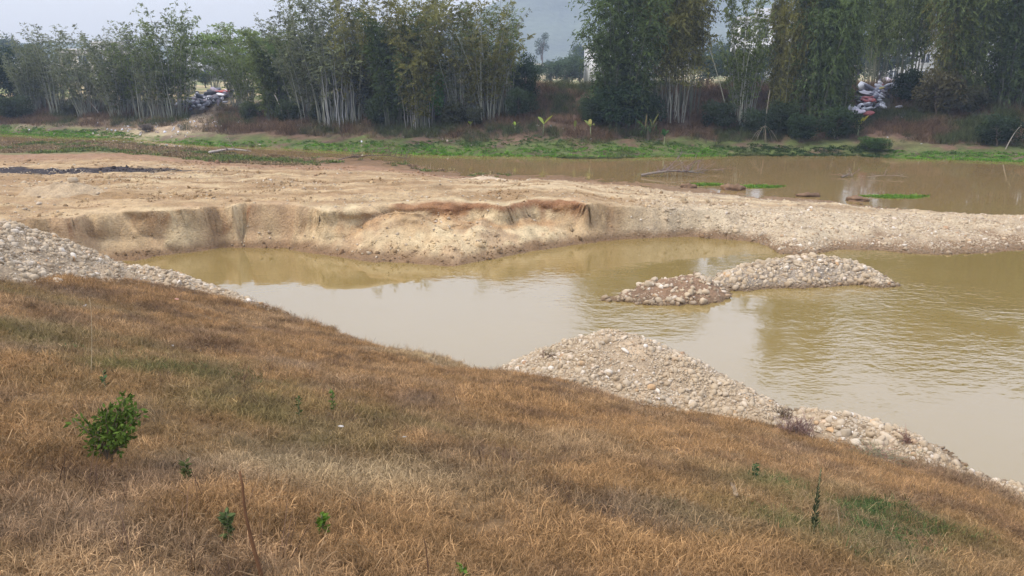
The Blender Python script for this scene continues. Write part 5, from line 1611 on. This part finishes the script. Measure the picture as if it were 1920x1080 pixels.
lobed_bush('leafy green citrus like bush standing in the dead grass at left', 206, 870,
           [(140, 792, -.05, 30), (158, 798, .05, 45), (176, 805, -.08, 50), (190, 778, .05, 65), (203, 768, -.1, 65), (216, 782, .1, 70), (228, 762, .0, 60), (240, 738, -.05, 55), (252, 764, .08, 60), (264, 772, -.04, 40),
            (233, 795, -.12, 60), (205, 805, -.15, 60), (188, 818, .12, 50), (165, 828, -.05, 35), (222, 822, .1, 45), (246, 806, .05, 35), (236, 835, -.05, 22)], 901, (0.085, 0.128, 0.026), 0.042)

def weed(name, label, px, py, h, n, leaf, c, seed, spire=False, lean=(0, 0), stemc=(0.16, 0.16, 0.08), dark_base=False):
    r = np.random.default_rng(seed)
    b = hit(px, py, bank_z)
    root = empty(name, b)
    tag(root, label, 'weed')
    g = np.linspace(0, 1, 6)
    pp = np.stack([lean[0] * g ** 2, lean[1] * g ** 2, h * g - .03], 1)
    obj('stem', fix_tris('stem', *tube(pp, .006 * (1 - .6 * g) + .001, 5), M_BARK, smoothed=True), root, color=stemc)
    u = r.uniform(.15, 1, n)
    an = r.uniform(0, 6.28, n)
    P = np.stack([np.interp(u, g, pp[:, q]) for q in range(3)], 1)
    if spire:
        D = np.stack([np.cos(an), np.sin(an), 1.4 + 0 * an], 1); ln = leaf * (1.25 - u) * r.uniform(.7, 1.2, n)
    else:
        D = np.stack([np.cos(an), np.sin(an), .5 + r.normal(0, .3, n)], 1); ln = leaf * r.uniform(.6, 1.2, n)
    V, F, t = leaf_quads(P, D, ln, ln * (.16 if spire else .4), r)
    obj('foliage', mesh('foliage', V, F, M_LEAF, attrs={'tone': t}), root, color=c)
weed('weed', 'small upright bright green sprig in the middle of the dead grass', 626, 778, 0.30, 50, .055, (0.095, 0.145, 0.035), 911)
weed('weed', 'thin dark green sprig left of the bright upright sprig', 562, 788, 0.28, 36, .05, (0.07, 0.09, 0.03), 912)
weed('weed', 'grey green rosette weed with a dark base beside the bare stalk', 430, 1014, 0.20, 80, .05, (0.10, 0.13, 0.05), 913)
weed('weed', 'low bright green leafy weed between the bare stalk and the thin stick', 606, 1006, 0.17, 70, .05, (0.095, 0.165, 0.025), 914)
weed('weed', 'small blue green leafy sprig above the narrow wooden slat', 1414, 902, 0.24, 70, .055, (0.065, 0.12, 0.045), 915)
weed('weed', 'tall dark spire shaped weed among the green weeds at right', 1524, 1004, 0.64, 320, .06, (0.055, 0.070, 0.035), 916, True)
weed('weed', 'little dull green sprig below the citrus like bush', 352, 908, 0.18, 50, .045, (0.085, 0.10, 0.035), 917)
weed('weed', 'bright green leaf tips at the bottom edge of the view', 868, 1090, 0.12, 40, .05, (0.10, 0.17, 0.03), 918)
weed('weed', 'thin green upright sprig above the citrus like bush', 198, 730, 0.22, 22, .05, (0.06, 0.10, 0.04), 919)

def stalk(label, p0, p1, rad, c, bend=0.04, Y=-0.1, name='dry_stalk'):
    a0 = hit(*p0, bank_z)
    a1 = at(p1[0], p1[1], a0[1] + Y)
    q = np.linspace(0, 1, 9)
    pp = (a1 - a0) * q[:, None] + np.array([bend, 0, 0]) * np.sin(q * 3.14)[:, None] + np.random.default_rng(int(p0[0])).normal(0, .004, (9, 3)) * q[:, None]
    pp[0, 2] -= .05
    o = obj(name, fix_tris(name, *tube(pp, rad * (1 - .55 * q), 6), M_BARK, smoothed=True), None, a0, color=c)
    tag(o, label, 'stalk')
stalk('tall bare brown stalk rising from the bottom edge left of the middle', (497, 1100), (452, 885), .0105, (0.12, 0.06, 0.03), -.02, .12)
stalk('thin dark stick rising from the bottom edge right of the bare stalk', (802, 1090), (793, 1008), .005, (0.11, 0.06, 0.035), .01, .03)
stalk('thin dry stalk standing against the water at the right', (1768, 872), (1778, 812), .006, (0.25, 0.19, 0.13), .03, 0)
stalk('short forked dry stalk against the water right of the thin one', (1792, 885), (1800, 852), .006, (0.22, 0.16, 0.11), .02, 0)
stalk('tall pale straw standing at upper left of the bank', (170, 700), (168, 560), .004, (0.40, 0.32, 0.2), .02, .1)
stalk('pale bent straw among the green weeds at right', (1572, 1000), (1570, 955), .004, (0.42, 0.34, 0.22), .01, 0)
stalk('pale fallen straw pointing right among the green weeds', (1570, 1040), (1600, 1022), .005, (0.42, 0.34, 0.22), .01, .15)

# narrow slat and small pale litter in the grass
p0, p1 = hit(1372, 917, bank_z) + np.array([0, 0, .06]), hit(1379, 940, bank_z) + np.array([0, 0, .06])
m_ = (p0 + p1) / 2
d_ = p1 - p0
sl = obj('wooden_slat', mesh('wooden_slat', *box(-.02, .02, -np.linalg.norm(d_) / 2, np.linalg.norm(d_) / 2, -.012, .012), M_WOOD), None, m_, (math.asin(d_[2] / np.linalg.norm(d_)), 0.0, math.atan2(d_[1], d_[0]) - math.pi / 2), color=(0.27, 0.20, 0.13))
tag(sl, 'narrow pale wooden slat lying in the grass below the blue green sprig', 'slat')
for i, (px, py, s, lab) in enumerate([(640, 812, .024, 'white scrap of paper right of the bright upright sprig'), (50, 566, .045, 'white scrap at the upper left of the bank near the cobbles'), (325, 656, .03, 'small pale scrap on the upper middle of the bank'),
                          (758, 832, .018, 'pale scrap in the grass right of the white paper scrap'), (1480, 982 - 40, .0, ''), (160, 580, .05, 'pale strip lying on the upper left of the bank'), (332, 566, .05, 'pinkish scrap below the lower end of the left cobble heap')]):
    if not s: continue
    q = hit(px, py, bank_z)
    o = obj('scrap', BAGS[i], None, q + np.array([0, 0, .07]), (.2, .1, i), (s * 1.3, s, s * .5), (0.42, 0.385, 0.34) if 'pinkish' not in lab else (0.5, 0.25, 0.18))
    tag(o, lab, 'litter')
# broken slab at the water's edge
q = hit(588, 604, bank_z)
V, F = box(-.32, .32, -.18, .18, -.07, .07)
V += np.random.default_rng(5).normal(0, .03, V.shape)
o = obj('broken_slab', mesh('broken_slab', V, F, M_WOOD), None, q + np.array([0.05, 0.15, .12]), (0.1, -.15, -.2), color=(0.40, 0.33, 0.24))
tag(o, 'broken slab jutting over the water below the left cobble heap', 'slab')

# dry shrubs in the cobbles
def dry_shrub(label, px, py, h, w, n, c, seed, fn, lift=0.0):
    r = np.random.default_rng(seed)
    b = hit(px, py, fn)
    root = empty('dry_shrub', b)
    tag(root, label, 'dry shrub')
    for i in range(5):
        parts = []
        for k in range(n // 5):
            an = r.uniform(0, 6.28)
            g = np.linspace(0, 1, 4)
            top = np.array([w * r.uniform(.2, 1) * math.cos(an), w * r.uniform(.2, 1) * math.sin(an), h * r.uniform(.4, 1.1)])
            s0 = np.array([r.normal(0, w * .35), r.normal(0, w * .25), -.03])
            parts.append(tube(s0 + top * np.stack([g, g, np.sin(g * 1.9)], 1) + np.cumsum(r.normal(0, .02, (4, 3)), 0), .0055 * (1 - .6 * g), 3))
        V, F = join(parts)
        obj('twigs', fix_tris('twigs', V, F, M_BARK), root, color=[q * r.uniform(.8, 1.2) for q in c])
hh = lambda x, y: np.maximum(H3[1](x, y), bank_z(x, y))
h2 = lambda x, y: np.maximum(H2[1](x, y), bank_z(x, y))
dry_shrub('purplish dry shrub in the notch between the two cobble heaps', 1492, 815, .34, .36, 170, (0.20, 0.145, 0.115), 921, hh)
dry_shrub('dark dry tuft at the water behind the notch of the cobble heaps', 1466, 778, .16, .2, 70, (0.12, 0.08, 0.05), 922, h2)
dry_shrub('tangled dry roots below the low cobble heap', 1640, 862, .2, .5, 180, (0.25, 0.185, 0.125), 923, bank_z)
dry_shrub('small dry tuft at the right end of the low cobble heap', 1695, 826, .16, .18, 60, (0.22, 0.15, 0.1), 924, hh)
dry_shrub('dry tuft on the left shoulder of the tall cobble heap', 1030, 668, .16, .18, 60, (0.2, 0.145, 0.095), 925, h2)

print('objects', len(SC.objects))
